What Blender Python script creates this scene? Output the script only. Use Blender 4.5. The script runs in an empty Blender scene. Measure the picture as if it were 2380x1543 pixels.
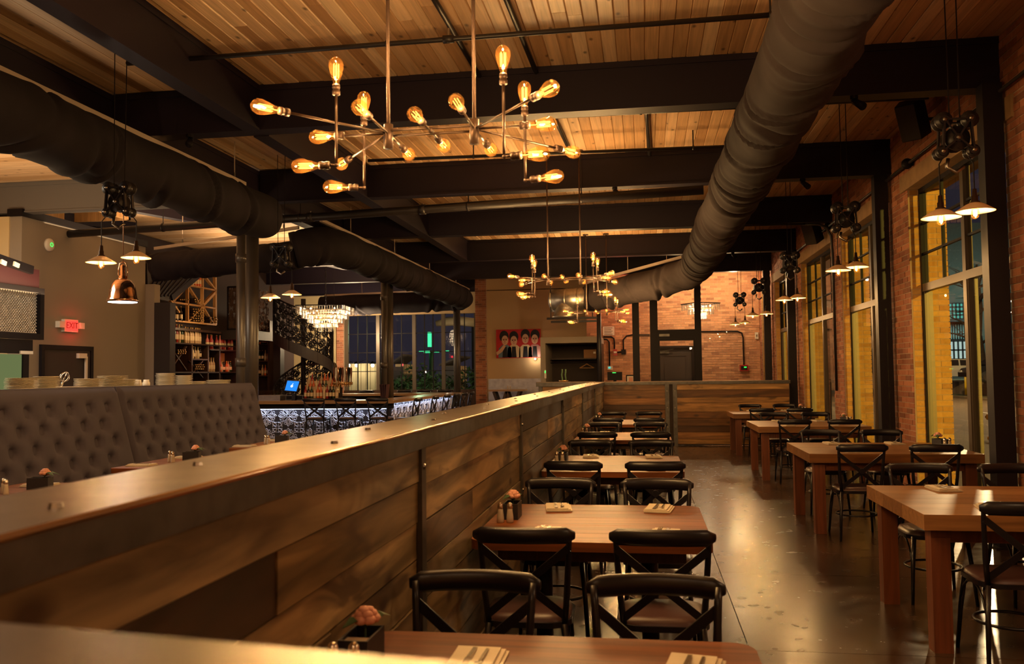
import bpy, math, random
from mathutils import Vector, Matrix, Euler
random.seed(7)
S = bpy.context.scene
COL = S.collection
PI = math.pi
R = math.radians

# ------------------------------------------------------------------ camera
FPX = 1992.59
YAW, PITCH, ROLL, CAMH = 0.15254942, 0.0481753, -0.01176258, 1.555
_f = Vector((-math.sin(YAW)*math.cos(PITCH), math.cos(YAW)*math.cos(PITCH), math.sin(PITCH)))
_r0 = _f.cross(Vector((0, 0, 1))).normalized()
_u0 = _r0.cross(_f)
_r = math.cos(ROLL)*_r0 + math.sin(ROLL)*_u0
_u = -math.sin(ROLL)*_r0 + math.cos(ROLL)*_u0
CAM = Vector((0, 0, CAMH))
cd = bpy.data.cameras.new('camera')
cam = bpy.data.objects.new('camera', cd)
COL.objects.link(cam)
cam.matrix_world = Matrix(((_r.x, _u.x, -_f.x, 0), (_r.y, _u.y, -_f.y, 0), (_r.z, _u.z, -_f.z, CAMH), (0, 0, 0, 1)))
cd.sensor_fit = 'HORIZONTAL'; cd.sensor_width = 36
cd.lens = 36*FPX/2380
cd.clip_start = 0.02; cd.clip_end = 300
cd.dof.use_dof = True; cd.dof.focus_distance = 9.0; cd.dof.aperture_fstop = 4.5
S.camera = cam

def ray(px, py):
    return (px-1190)/FPX*_r - (py-771.5)/FPX*_u + _f
def at(px, py, Y):      # picture point -> place on the plane y = Y
    d = ray(px, py); return CAM + d*(Y/d.y)
def atx(px, py, X):
    d = ray(px, py); return CAM + d*(X/d.x)
def atz(px, py, Z):
    d = ray(px, py); return CAM + d*((Z-CAMH)/d.z)

# ------------------------------------------------------------------ light and exposure
w = bpy.data.worlds.new('world'); S.world = w
w.use_nodes = True
w.node_tree.nodes['Background'].inputs[0].default_value = (0.20, 0.17, 0.26, 1)
w.node_tree.nodes['Background'].inputs[1].default_value = 0.09
S.view_settings.view_transform = 'Standard'
S.view_settings.look = 'None'
S.view_settings.exposure = 0.4
S.view_settings.gamma = 1.0
S.view_settings.use_curve_mapping = False
try:
    S.cycles.use_denoising = True
    S.cycles.sample_clamp_indirect = 2.5
    S.cycles.sample_clamp_direct = 0
    S.cycles.max_bounces = 8
    S.cycles.diffuse_bounces = 3
    S.cycles.glossy_bounces = 4
    S.cycles.transmission_bounces = 4
    S.cycles.transparent_max_bounces = 12
    S.cycles.caustics_reflective = False
    S.cycles.caustics_refractive = False
except Exception:
    pass
K = dict(edison=17.0, pendant=22.0, crystal=17.0, kitchen=200.0, sodium=24000.0, led=5.0)

def lamp(kind, loc, power, color, size=0.02, rot=None, parent=None, sx=None, sy=None, spot=None):
    l = bpy.data.lights.new('lamp_light', kind)
    l.energy = power; l.color = color
    if kind == 'POINT': l.shadow_soft_size = size
    if kind == 'SPOT':
        l.shadow_soft_size = size; l.spot_size = spot or R(70); l.spot_blend = 0.6
    if kind == 'AREA':
        l.shape = 'RECTANGLE'; l.size = sx or size; l.size_y = sy or size
    o = bpy.data.objects.new('lamp_light', l); COL.objects.link(o)
    o.location = Vector(loc) - (wo(parent) if parent else Vector())
    if rot: o.rotation_euler = rot
    if parent: o.parent = parent
    return o
WARM = (1.0, 0.655, 0.34)
_WO = {}
def wo(o):
    return _WO.get(o.name, Vector()) if o else Vector()

lamp('AREA', (-0.6, -1.6, 4.2), 60, (1.0, 0.66, 0.40), rot=(R(-25), 0, 0), sx=3.0, sy=1.2)  # soft fill added in place of unseen lamps behind the camera
lamp('POINT', (2.2, 2.7, 2.64), 24, (1.0, .63, .32), size=.05)
lamp('POINT', (-4.7, 3.3, 2.64), 40, (1.0, .63, .32), size=.05)
# unseen kitchen and street lights, and uplights added to brighten the bar wing ceiling
lamp('AREA', (-8.6, 7.4, 3.9), K['kitchen'], (1.0, 0.80, 0.58), rot=(0, 0, 0), sx=1.6, sy=2.0)
lamp('AREA', (-8.0, 8.6, 2.6), 130, (1.0, 0.66, 0.34), rot=(PI, 0, 0), sx=2.4, sy=2.4)
lamp('AREA', (-8.2, 13.2, 3.98), 46, (1.0, 0.70, 0.40), rot=(PI, 0, 0), sx=2.6, sy=2.4)  # added uplights from here to the bar, no fixtures
lamp('AREA', (-7.6, 16.8, 3.9), 36, (1.0, 0.70, 0.40), rot=(PI, 0, 0), sx=2.4, sy=1.6)
lamp('AREA', (-7.4, 20.4, 3.5), 60, (1.0, 0.66, 0.38), rot=(PI, 0, 0), sx=2.0, sy=1.6)
lamp('POINT', (7.3, -14.0, 4.4), K['sodium'], (1.0, 0.66, 0.10), size=0.15)
lamp('POINT', (13.0, 30.0, 8.0), 1500, (1.0, 0.66, 0.28), size=0.2)
lamp('POINT', (15.5, 42.0, 9.0), 6000, (1.0, 0.70, 0.36), size=0.3)

# ------------------------------------------------------------------ materials
def lin(h):
    h = h.lstrip('#')
    c = [int(h[i:i+2], 16)/255 for i in (0, 2, 4)]
    return tuple(x/12.92 if x <= 0.04045 else ((x+0.055)/1.055)**2.4 for x in c) + (1,)
def C4(c):
    return lin(c) if isinstance(c, str) else (tuple(c)+(1,))[:4]
M = {}
def newmat(name):
    m = bpy.data.materials.new(name); m.use_nodes = True
    nt = m.node_tree
    b = nt.nodes['Principled BSDF']
    M[name] = m
    return m, nt, b
def N(nt, t, **kw):
    n = nt.nodes.new(t)
    for k, v in kw.items():
        if k.startswith('i_'):
            n.inputs[k[2:].replace('_', ' ')].default_value = v
        else:
            setattr(n, k, v)
    return n
def mat(name, color, rough=0.5, metal=0.0, spec=0.5, emit=None, es=0, noise=0, bump=0, bscale=40, coat=0):
    m, nt, b = newmat(name)
    b.inputs['Base Color'].default_value = C4(color)
    b.inputs['Roughness'].default_value = rough
    b.inputs['Metallic'].default_value = metal
    b.inputs['Specular IOR Level'].default_value = spec
    if coat: b.inputs['Coat Weight'].default_value = coat; b.inputs['Coat Roughness'].default_value = 0.15
    if emit:
        b.inputs['Emission Color'].default_value = C4(emit); b.inputs['Emission Strength'].default_value = es
    L = nt.links
    if noise or bump:
        tc = N(nt, 'ShaderNodeNewGeometry')
        nz = N(nt, 'ShaderNodeTexNoise'); nz.inputs['Scale'].default_value = bscale; nz.inputs['Detail'].default_value = 4
        L.new(tc.outputs['Position'], nz.inputs['Vector'])
        if noise:
            mx = N(nt, 'ShaderNodeMix', data_type='RGBA', blend_type='MULTIPLY')
            mx.inputs['Factor'].default_value = noise
            mx.inputs[6].default_value = C4(color)
            rp = N(nt, 'ShaderNodeValToRGB')
            rp.color_ramp.elements[0].position = 0.3; rp.color_ramp.elements[0].color = (0.25, 0.25, 0.25, 1)
            rp.color_ramp.elements[1].position = 0.7; rp.color_ramp.elements[1].color = (1.3, 1.3, 1.3, 1)
            L.new(nz.outputs['Fac'], rp.inputs['Fac']); L.new(rp.outputs['Color'], mx.inputs[7])
            L.new(mx.outputs[2], b.inputs['Base Color'])
        if bump:
            bp = N(nt, 'ShaderNodeBump'); bp.inputs['Strength'].default_value = bump; bp.inputs['Distance'].default_value = 0.01
            L.new(nz.outputs['Fac'], bp.inputs['Height']); L.new(bp.outputs['Normal'], b.inputs['Normal'])
    return m
def emis(name, color, s, sample=False):
    m = bpy.data.materials.new(name); m.use_nodes = True
    nt = m.node_tree; nt.nodes.clear()
    e = nt.nodes.new('ShaderNodeEmission'); e.inputs[0].default_value = C4(color); e.inputs[1].default_value = s
    o = nt.nodes.new('ShaderNodeOutputMaterial'); nt.links.new(e.outputs[0], o.inputs[0])
    if not sample:
        try: m.cycles.emission_sampling = 'NONE'
        except Exception: pass
    M[name] = m
    return m
def glass(name, tint=(1, 1, 1), refl=0.10, rough=0.0, fres=True, milk=None):
    m = bpy.data.materials.new(name); m.use_nodes = True
    nt = m.node_tree; nt.nodes.clear(); L = nt.links
    t = nt.nodes.new('ShaderNodeBsdfTransparent'); t.inputs[0].default_value = C4(tint)
    g = nt.nodes.new('ShaderNodeBsdfGlossy'); g.inputs['Roughness'].default_value = rough
    mx = nt.nodes.new('ShaderNodeMixShader')
    if fres:
        fr = nt.nodes.new('ShaderNodeFresnel'); fr.inputs[0].default_value = 1.0+refl*5
        ge = nt.nodes.new('ShaderNodeNewGeometry'); ma = nt.nodes.new('ShaderNodeMath'); ma.operation = 'MULTIPLY_ADD'
        L.new(ge.outputs['Backfacing'], ma.inputs[0]); ma.inputs[1].default_value = -1; ma.inputs[2].default_value = 1
        mu = nt.nodes.new('ShaderNodeMath'); mu.operation = 'MULTIPLY'
        L.new(fr.outputs[0], mu.inputs[0]); L.new(ma.outputs[0], mu.inputs[1])
        L.new(mu.outputs[0], mx.inputs[0])
    else:
        mx.inputs[0].default_value = refl
    if milk:
        tr = nt.nodes.new('ShaderNodeBsdfTranslucent'); tr.inputs[0].default_value = C4(milk[1])
        m2 = nt.nodes.new('ShaderNodeMixShader'); m2.inputs[0].default_value = milk[0]
        L.new(t.outputs[0], m2.inputs[1]); L.new(tr.outputs[0], m2.inputs[2]); L.new(m2.outputs[0], mx.inputs[1])
    else: L.new(t.outputs[0], mx.inputs[1])
    L.new(g.outputs[0], mx.inputs[2])
    o = nt.nodes.new('ShaderNodeOutputMaterial'); L.new(mx.outputs[0], o.inputs[0])
    M[name] = m
    return m
def wood(name, cols, axis='y', stain=0, grain=2.2, cross=22.0, rough=0.5, knots=0.5, val=0.5, spec=0.4, bump=0.25, knotscale=2.2, knotw=0.5, face='xy'):
    """plank wood: colour varies from piece to piece, grain runs along the axis"""
    m, nt, b = newmat(name); L = nt.links
    g = N(nt, 'ShaderNodeNewGeometry'); oi = N(nt, 'ShaderNodeObjectInfo')
    mul = N(nt, 'ShaderNodeVectorMath', operation='SCALE'); mul.inputs[0].default_value = (37.1, 51.7, 23.3)
    L.new(oi.outputs['Random'], mul.inputs['Scale'])
    add = N(nt, 'ShaderNodeVectorMath', operation='ADD')
    L.new(g.outputs['Position'], add.inputs[0]); L.new(mul.outputs[0], add.inputs[1])
    mp = N(nt, 'ShaderNodeMapping')
    sc = {'x': (grain, cross, cross), 'y': (cross, grain, cross), 'z': (cross, cross, grain)}[axis]
    mp.inputs['Scale'].default_value = sc
    L.new(add.outputs[0], mp.inputs['Vector'])
    nz = N(nt, 'ShaderNodeTexNoise'); nz.inputs['Scale'].default_value = 1.0; nz.inputs['Detail'].default_value = 5; nz.inputs['Distortion'].default_value = 0.8
    L.new(mp.outputs[0], nz.inputs['Vector'])
    pick = N(nt, 'ShaderNodeValToRGB'); pick.color_ramp.interpolation = 'CONSTANT'
    el = pick.color_ramp.elements
    while len(el) < len(cols): el.new(0.5)
    for i, c in enumerate(cols):
        el[i].position = i/len(cols); el[i].color = C4(c)
    L.new(oi.outputs['Random'], pick.inputs['Fac'])
    rp = N(nt, 'ShaderNodeValToRGB')
    rp.color_ramp.elements[0].position = 0.32; rp.color_ramp.elements[0].color = (1-val, 1-val, 1-val, 1)
    rp.color_ramp.elements[1].position = 0.68; rp.color_ramp.elements[1].color = (1.12, 1.12, 1.12, 1)
    L.new(nz.outputs['Fac'], rp.inputs['Fac'])
    mx = N(nt, 'ShaderNodeMix', data_type='RGBA', blend_type='MULTIPLY'); mx.inputs['Factor'].default_value = 1
    L.new(pick.outputs[0], mx.inputs[6]); L.new(rp.outputs[0], mx.inputs[7])
    out = mx.outputs[2]
    if knots:
        sp_ = N(nt, 'ShaderNodeSeparateXYZ'); cb_ = N(nt, 'ShaderNodeCombineXYZ'); L.new(add.outputs[0], sp_.inputs[0])
        L.new(sp_.outputs['XYZ'.index(face[0].upper())], cb_.inputs[0]); L.new(sp_.outputs['XYZ'.index(face[1].upper())], cb_.inputs[1])
        mk = N(nt, 'ShaderNodeMapping')
        ks = (knotw, 1, 1) if face[0] == axis else (1, knotw, 1)
        mk.inputs['Scale'].default_value = tuple(k*knotscale for k in ks)
        L.new(cb_.outputs[0], mk.inputs['Vector'])
        vo = N(nt, 'ShaderNodeTexVoronoi', voronoi_dimensions='2D'); vo.inputs['Scale'].default_value = 1.0
        L.new(mk.outputs[0], vo.inputs['Vector'])
        kr = N(nt, 'ShaderNodeValToRGB')
        kr.color_ramp.elements[0].position = 0.02; kr.color_ramp.elements[0].color = (1, 1, 1, 1)
        kr.color_ramp.elements[1].position = 0.07; kr.color_ramp.elements[1].color = (0, 0, 0, 1)
        L.new(vo.outputs['Distance'], kr.inputs['Fac'])
        mm = N(nt, 'ShaderNodeMath', operation='MULTIPLY'); mm.inputs[1].default_value = knots
        L.new(kr.outputs[0], mm.inputs[0])
        m2 = N(nt, 'ShaderNodeMix', data_type='RGBA')
        L.new(mm.outputs[0], m2.inputs['Factor']); L.new(out, m2.inputs[6]); m2.inputs[7].default_value = (0.035, 0.014, 0.006, 1)
        out = m2.outputs[2]
    if stain:
        ms = N(nt, 'ShaderNodeMapping'); ms.inputs['Scale'].default_value = {'x': (1.1, 5, 5), 'y': (5, 1.1, 5), 'z': (5, 5, 1.1)}[axis]
        L.new(add.outputs[0], ms.inputs['Vector'])
        ns_ = N(nt, 'ShaderNodeTexNoise'); ns_.inputs['Scale'].default_value = 1.0; ns_.inputs['Detail'].default_value = 3; ns_.inputs['Distortion'].default_value = 1.2
        L.new(ms.outputs[0], ns_.inputs['Vector'])
        sr = N(nt, 'ShaderNodeValToRGB'); sr.color_ramp.elements[0].position = 0.56; sr.color_ramp.elements[0].color = (0, 0, 0, 1); sr.color_ramp.elements[1].position = 0.66; sr.color_ramp.elements[1].color = (stain, stain, stain, 1)
        L.new(ns_.outputs['Fac'], sr.inputs['Fac'])
        m3 = N(nt, 'ShaderNodeMix', data_type='RGBA'); L.new(sr.outputs[0], m3.inputs['Factor']); L.new(out, m3.inputs[6]); m3.inputs[7].default_value = (0.045, 0.024, 0.014, 1)
        out = m3.outputs[2]
    L.new(out, b.inputs['Base Color'])
    b.inputs['Roughness'].default_value = rough
    b.inputs['Specular IOR Level'].default_value = spec
    if bump:
        bp = N(nt, 'ShaderNodeBump'); bp.inputs['Strength'].default_value = bump; bp.inputs['Distance'].default_value = 0.004
        L.new(nz.outputs['Fac'], bp.inputs['Height']); L.new(bp.outputs['Normal'], b.inputs['Normal'])
    return m
def brickmat(name, cols, rough=0.85):
    m, nt, b = newmat(name); L = nt.links
    g = N(nt, 'ShaderNodeNewGeometry'); oi = N(nt, 'ShaderNodeObjectInfo')
    ad = N(nt, 'ShaderNodeMath', operation='ADD'); L.new(g.outputs['Random Per Island'], ad.inputs[0]); L.new(oi.outputs['Random'], ad.inputs[1])
    fr = N(nt, 'ShaderNodeMath', operation='FRACT'); L.new(ad.outputs[0], fr.inputs[0])
    rp = N(nt, 'ShaderNodeValToRGB'); el = rp.color_ramp.elements
    while len(el) < len(cols): el.new(0.5)
    for i, c in enumerate(cols):
        el[i].position = i/(len(cols)-1); el[i].color = C4(c)
    L.new(fr.outputs[0], rp.inputs['Fac'])
    nz = N(nt, 'ShaderNodeTexNoise'); nz.inputs['Scale'].default_value = 30; nz.inputs['Detail'].default_value = 5
    L.new(g.outputs['Position'], nz.inputs['Vector'])
    mx = N(nt, 'ShaderNodeMix', data_type='RGBA', blend_type='MULTIPLY'); mx.inputs['Factor'].default_value = 0.55
    L.new(rp.outputs[0], mx.inputs[6]); L.new(nz.outputs['Color'], mx.inputs[7])
    hs = N(nt, 'ShaderNodeHueSaturation'); hs.inputs['Value'].default_value = 1.5
    gr = N(nt, 'ShaderNodeRGBToBW'); L.new(nz.outputs['Color'], gr.inputs[0])
    L.new(gr.outputs[0], mx.inputs[7])
    L.new(mx.outputs[2], hs.inputs['Color']); L.new(hs.outputs[0], b.inputs['Base Color'])
    bp = N(nt, 'ShaderNodeBump'); bp.inputs['Strength'].default_value = 0.5; bp.inputs['Distance'].default_value = 0.006
    L.new(nz.outputs['Fac'], bp.inputs['Height']); L.new(bp.outputs['Normal'], b.inputs['Normal'])
    b.inputs['Roughness'].default_value = rough
    return m

wood('pine', ['#d6b189', '#c59d72', '#dfbd97', '#cea67b', '#b88f66', '#dcb891', '#c9a178', '#e5c7a2'], 'y', 0, 1.1, 30, rough=0.42, knots=0.75, val=0.22, bump=0.1, knotscale=2.9, knotw=0.55)
wood('pine_x', ['#d6b189', '#cba378', '#dfbd97', '#cea67b', '#dcb891'], 'x', 0, 1.1, 30, rough=0.45, knots=0.75, val=0.22, bump=0.1, knotscale=2.9, knotw=0.55)
_rec = ['#a38a62', '#80694a', '#bb9f72', '#574530', '#8f7751', '#aa9068', '#443424', '#988463', '#b0946a', '#6f5c44']
wood('reclaimed', _rec, 'y', .8, 1.3, 11, rough=0.42, knots=0.9, val=0.72, spec=0.45, bump=0.3, knotscale=1.9, knotw=0.5, face='yz')
_rec2 = ['#b98350', '#9c6b3a', '#cf9c5e', '#5d3d22', '#bf8d52', '#77502c', '#d6a566', '#8a5c32']
wood('reclaimed_x', _rec2, 'x', .7, 1.3, 13, rough=0.35, knots=0.85, val=0.55, spec=0.5, bump=0.25, knotscale=1.8, knotw=0.5, face='xz')
wood('table_wood', ['#7d4722', '#8b5128', '#733f1c', '#844b24'], 'x', 0, 1.4, 24, rough=0.46, knots=0.25, val=0.45, spec=0.3, bump=0.12)
wood('table_wood_light', ['#8d6037', '#82562f', '#976a40', '#855a33'], 'x', 0, 1.4, 26, rough=0.38, knots=0.25, val=0.4, spec=0.5, bump=0.12)
wood('leg_wood', ['#6a3a22', '#74412a'], 'z', 0, 1.4, 24, rough=0.45, knots=0, val=0.4)
wood('dark_wood', ['#3a2416', '#4a2f1c', '#2f1d12'], 'z', 0, 1.4, 24, rough=0.5, knots=0, val=0.5)
wood('lath', ['#b98a55', '#a97b48', '#c39660'], 'z', 0, 1.4, 24, rough=0.5, knots=0, val=0.3)
wood('bartop', ['#a98560', '#9c7a55'], 'x', 0, 1.2, 20, rough=0.28, knots=0, val=0.3)
brickmat('brick_red', ['#8e563c', '#9f6343', '#7e4b35', '#ac7050', '#955d44', '#6f432f', '#a66946'])
brickmat('brick_tan', ['#b0805f', '#c08e6a', '#a2745a', '#cc9a76', '#b68464', '#8f654e', '#c69570'])
brickmat('brick_out', ['#b58444', '#c0904c', '#a5763b', '#c79a55'])  # yellow of the sodium light put into the reveal brick colour
mat('mortar', '#a8917b', 0.95)
mat('black_steel', (0.010, 0.008, 0.012), 0.45, 0.0, 0.25)
mat('beam_paint', (0.011, 0.007, 0.015), 0.5, 0.0, 0.25)
mat('beam_grey', (0.13, 0.12, 0.115), 0.6)  # grey of the lit beam put into its paint colour
mat('pipe_black', (0.018, 0.015, 0.016), 0.4, 0.0, 0.35)
mat('column_paint', (0.045, 0.038, 0.035), 0.36, 0.0, 0.6)
mat('chair_black', (0.007, 0.006, 0.010), 0.33, 0.0, 0.5)
mat('seat_leather', (0.060, 0.028, 0.026), 0.38, 0.0, 0.5)
mat('bronze', (0.060, 0.034, 0.022), 0.42, 0.6)
mat('cap_glint', (0.62, 0.46, 0.33), 0.24, 1.0)  # edge highlight of the cap put into a lighter metal colour
mat('steel_cap', (0.23, 0.18, 0.14), 0.36, 1.0, noise=0.35, bscale=9)
mat('steel_edge', (0.13, 0.125, 0.12), 0.42, 0.9, noise=0.4, bscale=14)
mat('bolt_steel', (0.30, 0.27, 0.24), 0.3, 1.0)
mat('duct_fabric', (0.046, 0.036, 0.036), 0.85, 0, 0.2, noise=0.4, bscale=3, bump=0.3)
mat('duct_black', (0.016, 0.012, 0.016), 0.85, 0, 0.2, noise=0.4, bscale=3, bump=0.3)
mat('galvanised', (0.62, 0.58, 0.52), 0.36, 1.0, noise=0.3, bscale=12)
mat('rail_metal', (0.62, 0.50, 0.40), 0.4, 0.6)
mat('grey_wall', '#8d8377', 0.85)
mat('beige_wall', '#b79a72', 0.85)
mat('cream_wall', '#c9b58c', 0.8)
mat('dark_panel', (0.020, 0.014, 0.014), 0.5)
mat('tile_brown', (0.035, 0.022, 0.020), 0.75, 0, 0.15)
mat('closet', (0.030, 0.020, 0.018), 0.8)
mat('steel_sheet', (0.42, 0.40, 0.42), 0.35, 0.9, noise=0.3, bscale=8)
mat('tuft_grey', (0.062, 0.054, 0.078), 0.75, 0, 0.3, bump=0.15, bscale=260)
mat('linen', '#cdbfa6', 0.85)
mat('china', '#e6dcc4', 0.35)
mat('cutlery', (0.70, 0.62, 0.52), 0.2, 1.0)
mat('shaker_glass', (0.55, 0.48, 0.38), 0.15, 0.2)
mat('petal', '#d79b84', 0.7)
mat('leaf_green', '#3f5a3a', 0.6)
mat('caddy_black', (0.014, 0.012, 0.016), 0.5)
mat('white_plastic', '#d5cfc4', 0.5)
mat('red_plastic', '#a11a18', 0.45)
mat('maroon', '#38121a', 0.55)
mat('copper', (0.80, 0.48, 0.30), 0.14, 1.0)
mat('brass', (0.62, 0.40, 0.18), 0.3, 1.0)
def shademat():
    m = bpy.data.materials.new('shade_glass'); m.use_nodes = True
    nt = m.node_tree; nt.nodes.clear(); L = nt.links
    d = nt.nodes.new('ShaderNodeBsdfDiffuse'); d.inputs[0].default_value = (.75, .58, .40, 1)
    t = nt.nodes.new('ShaderNodeBsdfTranslucent'); t.inputs[0].default_value = (.85, .62, .36, 1)
    a = nt.nodes.new('ShaderNodeMixShader'); a.inputs[0].default_value = .35
    L.new(d.outputs[0], a.inputs[1]); L.new(t.outputs[0], a.inputs[2])
    o = nt.nodes.new('ShaderNodeOutputMaterial'); L.new(a.outputs[0], o.inputs[0]); M['shade_enamel'] = m
shademat()
mat('tin', (0.55, 0.56, 0.64), 0.35, 0.3)
mat('tin_shade', (0.045, 0.042, 0.055), 0.5, 0.3)  # groove shade of the tin front put into a darker base plate
mat('frame_black', (0.007, 0.005, 0.007), 0.55, 0, 0.18)
mat('frame_bronze', (0.10, 0.075, 0.05), 0.4, 0.3)
mat('stone_lintel', '#9a7a55', 0.85, noise=0.3, bscale=6)
mat('asphalt', '#6d5a42', 0.9, noise=0.4, bscale=5)
mat('kerb', '#8b7a5f', 0.9)
mat('grass_dark', '#3f4424', 0.95, noise=0.5, bscale=20)
mat('hydrant_yellow', '#c79212', 0.45)
mat('facade_dark', '#3a3330', 0.9)
mat('pale_cladding', '#8aa0a6', 0.6)
mat('bark', '#2a211b', 0.9, noise=0.5, bscale=12)
mat('shrub', '#2f4a24', 0.8)
mat('car_white', '#b9b4a8', 0.3)
mat('car_dark', '#17181d', 0.25)
mat('tyre', '#0c0c0d', 0.8)
mat('purple_post', '#3f3a86', 0.5)
mat('yellow_post', '#d8b21c', 0.5)
mat('cardboard', '#8a6440', 0.8)
mat('canvas_red', '#b01f24', 0.75)
mat('skin_tone', '#c9a184', 0.8)
mat('skin_shade', '#a8735c', 0.8)
mat('ink', '#17131a', 0.8)
mat('denim', '#5d7484', 0.8)
mat('shirt_cream', '#c8b08c', 0.8)
mat('shirt_pink', '#b8837d', 0.8)
mat('amber_liquid', '#7c3d10', 0.2)
mat('bottle_dark', '#1c120e', 0.15)
mat('bottle_green', '#24361a', 0.15)
mat('bottle_clear', '#b59a78', 0.15)
mat('bottle_red', '#8d1f1c', 0.2)
mat('bottle_label', '#cdb994', 0.6)
mat('bottle_pink_lit', '#c26d66', 0.25)  # red light on these bottles put into their colour
mat('bottle_orange', '#c35a24', 0.3)
mat('gold_cap', '#b08a4a', 0.35, 0.5)
mat('screen_bezel', '#0d1020', 0.4)
mat('rope_grey', '#3c352f', 0.7)
mat('soil_dark', '#14110e', 0.9)
emis('filament', (1.0, 0.40, 0.075), 4.5)
emis('filament_core', (1.0, 0.75, 0.42), 9)
emis('pendant_core', (1.0, 0.66, 0.32), 12)
emis('led_blue', (0.62, 0.75, 1.0), 3.0)
emis('exit_red', (1.0, 0.03, 0.02), 2.4)
emis('screen_blue', (0.02, 0.22, 0.85), 1.0)
emis('screen_white', (0.8, 0.9, 1.0), 1.4)
emis('screen_green', (0.05, 0.9, 0.1), 1.6)
emis('neon_green', (0.05, 0.8, 0.30), 1.6)
emis('teal_window', (0.10, 0.52, 0.42), 0.85)
emis('white_window', (0.55, 0.75, 0.70), 0.8)
emis('string_bulb', (1.0, 0.85, 0.6), 14)
emis('heat_tube', (1.0, 0.86, 0.80), 4.0)
emis('red_led', (1.0, 0.02, 0.03), 4.0)
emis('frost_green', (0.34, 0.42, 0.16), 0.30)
emis('night_sky', (0.018, 0.018, 0.034), 1.0)
glass('bulb_glass', (1.0, 0.86, 0.60), 0.08, milk=(0.004, (1.0, 0.40, 0.08)))
glass('pane', (0.90, 0.90, 0.88), 0.10)
glass('crystal_glass', (0.97, 0.92, 0.84), 0.10)
# crystal prisms: clear, mirror-like flanks and a milky core that the bulbs inside light up
def crystalmat():
    m = bpy.data.materials.new('crystal'); m.use_nodes = True
    nt = m.node_tree; nt.nodes.clear(); L = nt.links
    t = nt.nodes.new('ShaderNodeBsdfTransparent')
    tr = nt.nodes.new('ShaderNodeBsdfTranslucent'); tr.inputs[0].default_value = (0.95, 0.85, 0.70, 1)
    g = nt.nodes.new('ShaderNodeBsdfGlossy'); g.inputs['Roughness'].default_value = 0.12
    a = nt.nodes.new('ShaderNodeMixShader'); a.inputs[0].default_value = 0.16
    b = nt.nodes.new('ShaderNodeMixShader'); b.inputs[0].default_value = 0.35
    L.new(t.outputs[0], a.inputs[1]); L.new(tr.outputs[0], a.inputs[2])
    L.new(a.outputs[0], b.inputs[1]); L.new(g.outputs[0], b.inputs[2])
    o = nt.nodes.new('ShaderNodeOutputMaterial'); L.new(b.outputs[0], o.inputs[0])
    M['crystal'] = m
crystalmat()
def floormat():
    m, nt, b = newmat('concrete_floor'); L = nt.links
    g = N(nt, 'ShaderNodeNewGeometry')
    n1 = N(nt, 'ShaderNodeTexNoise'); n1.inputs['Scale'].default_value = 1.1; n1.inputs['Detail'].default_value = 6; n1.inputs['Roughness'].default_value = 0.6
    n2 = N(nt, 'ShaderNodeTexNoise'); n2.inputs['Scale'].default_value = 7; n2.inputs['Detail'].default_value = 5
    L.new(g.outputs['Position'], n1.inputs['Vector']); L.new(g.outputs['Position'], n2.inputs['Vector'])
    rp = N(nt, 'ShaderNodeValToRGB'); e = rp.color_ramp.elements
    e[0].position = 0.34; e[0].color = (0.022, 0.012, 0.009, 1); e[1].position = 0.66; e[1].color = (0.075, 0.042, 0.024, 1)
    L.new(n1.outputs['Fac'], rp.inputs['Fac']); L.new(rp.outputs[0], b.inputs['Base Color'])
    mr = N(nt, 'ShaderNodeMapRange'); mr.inputs['To Min'].default_value = 0.12; mr.inputs['To Max'].default_value = 0.36
    L.new(n2.outputs['Fac'], mr.inputs['Value']); L.new(mr.outputs[0], b.inputs['Roughness'])
    b.inputs['Specular IOR Level'].default_value = 0.6
floormat()

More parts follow.
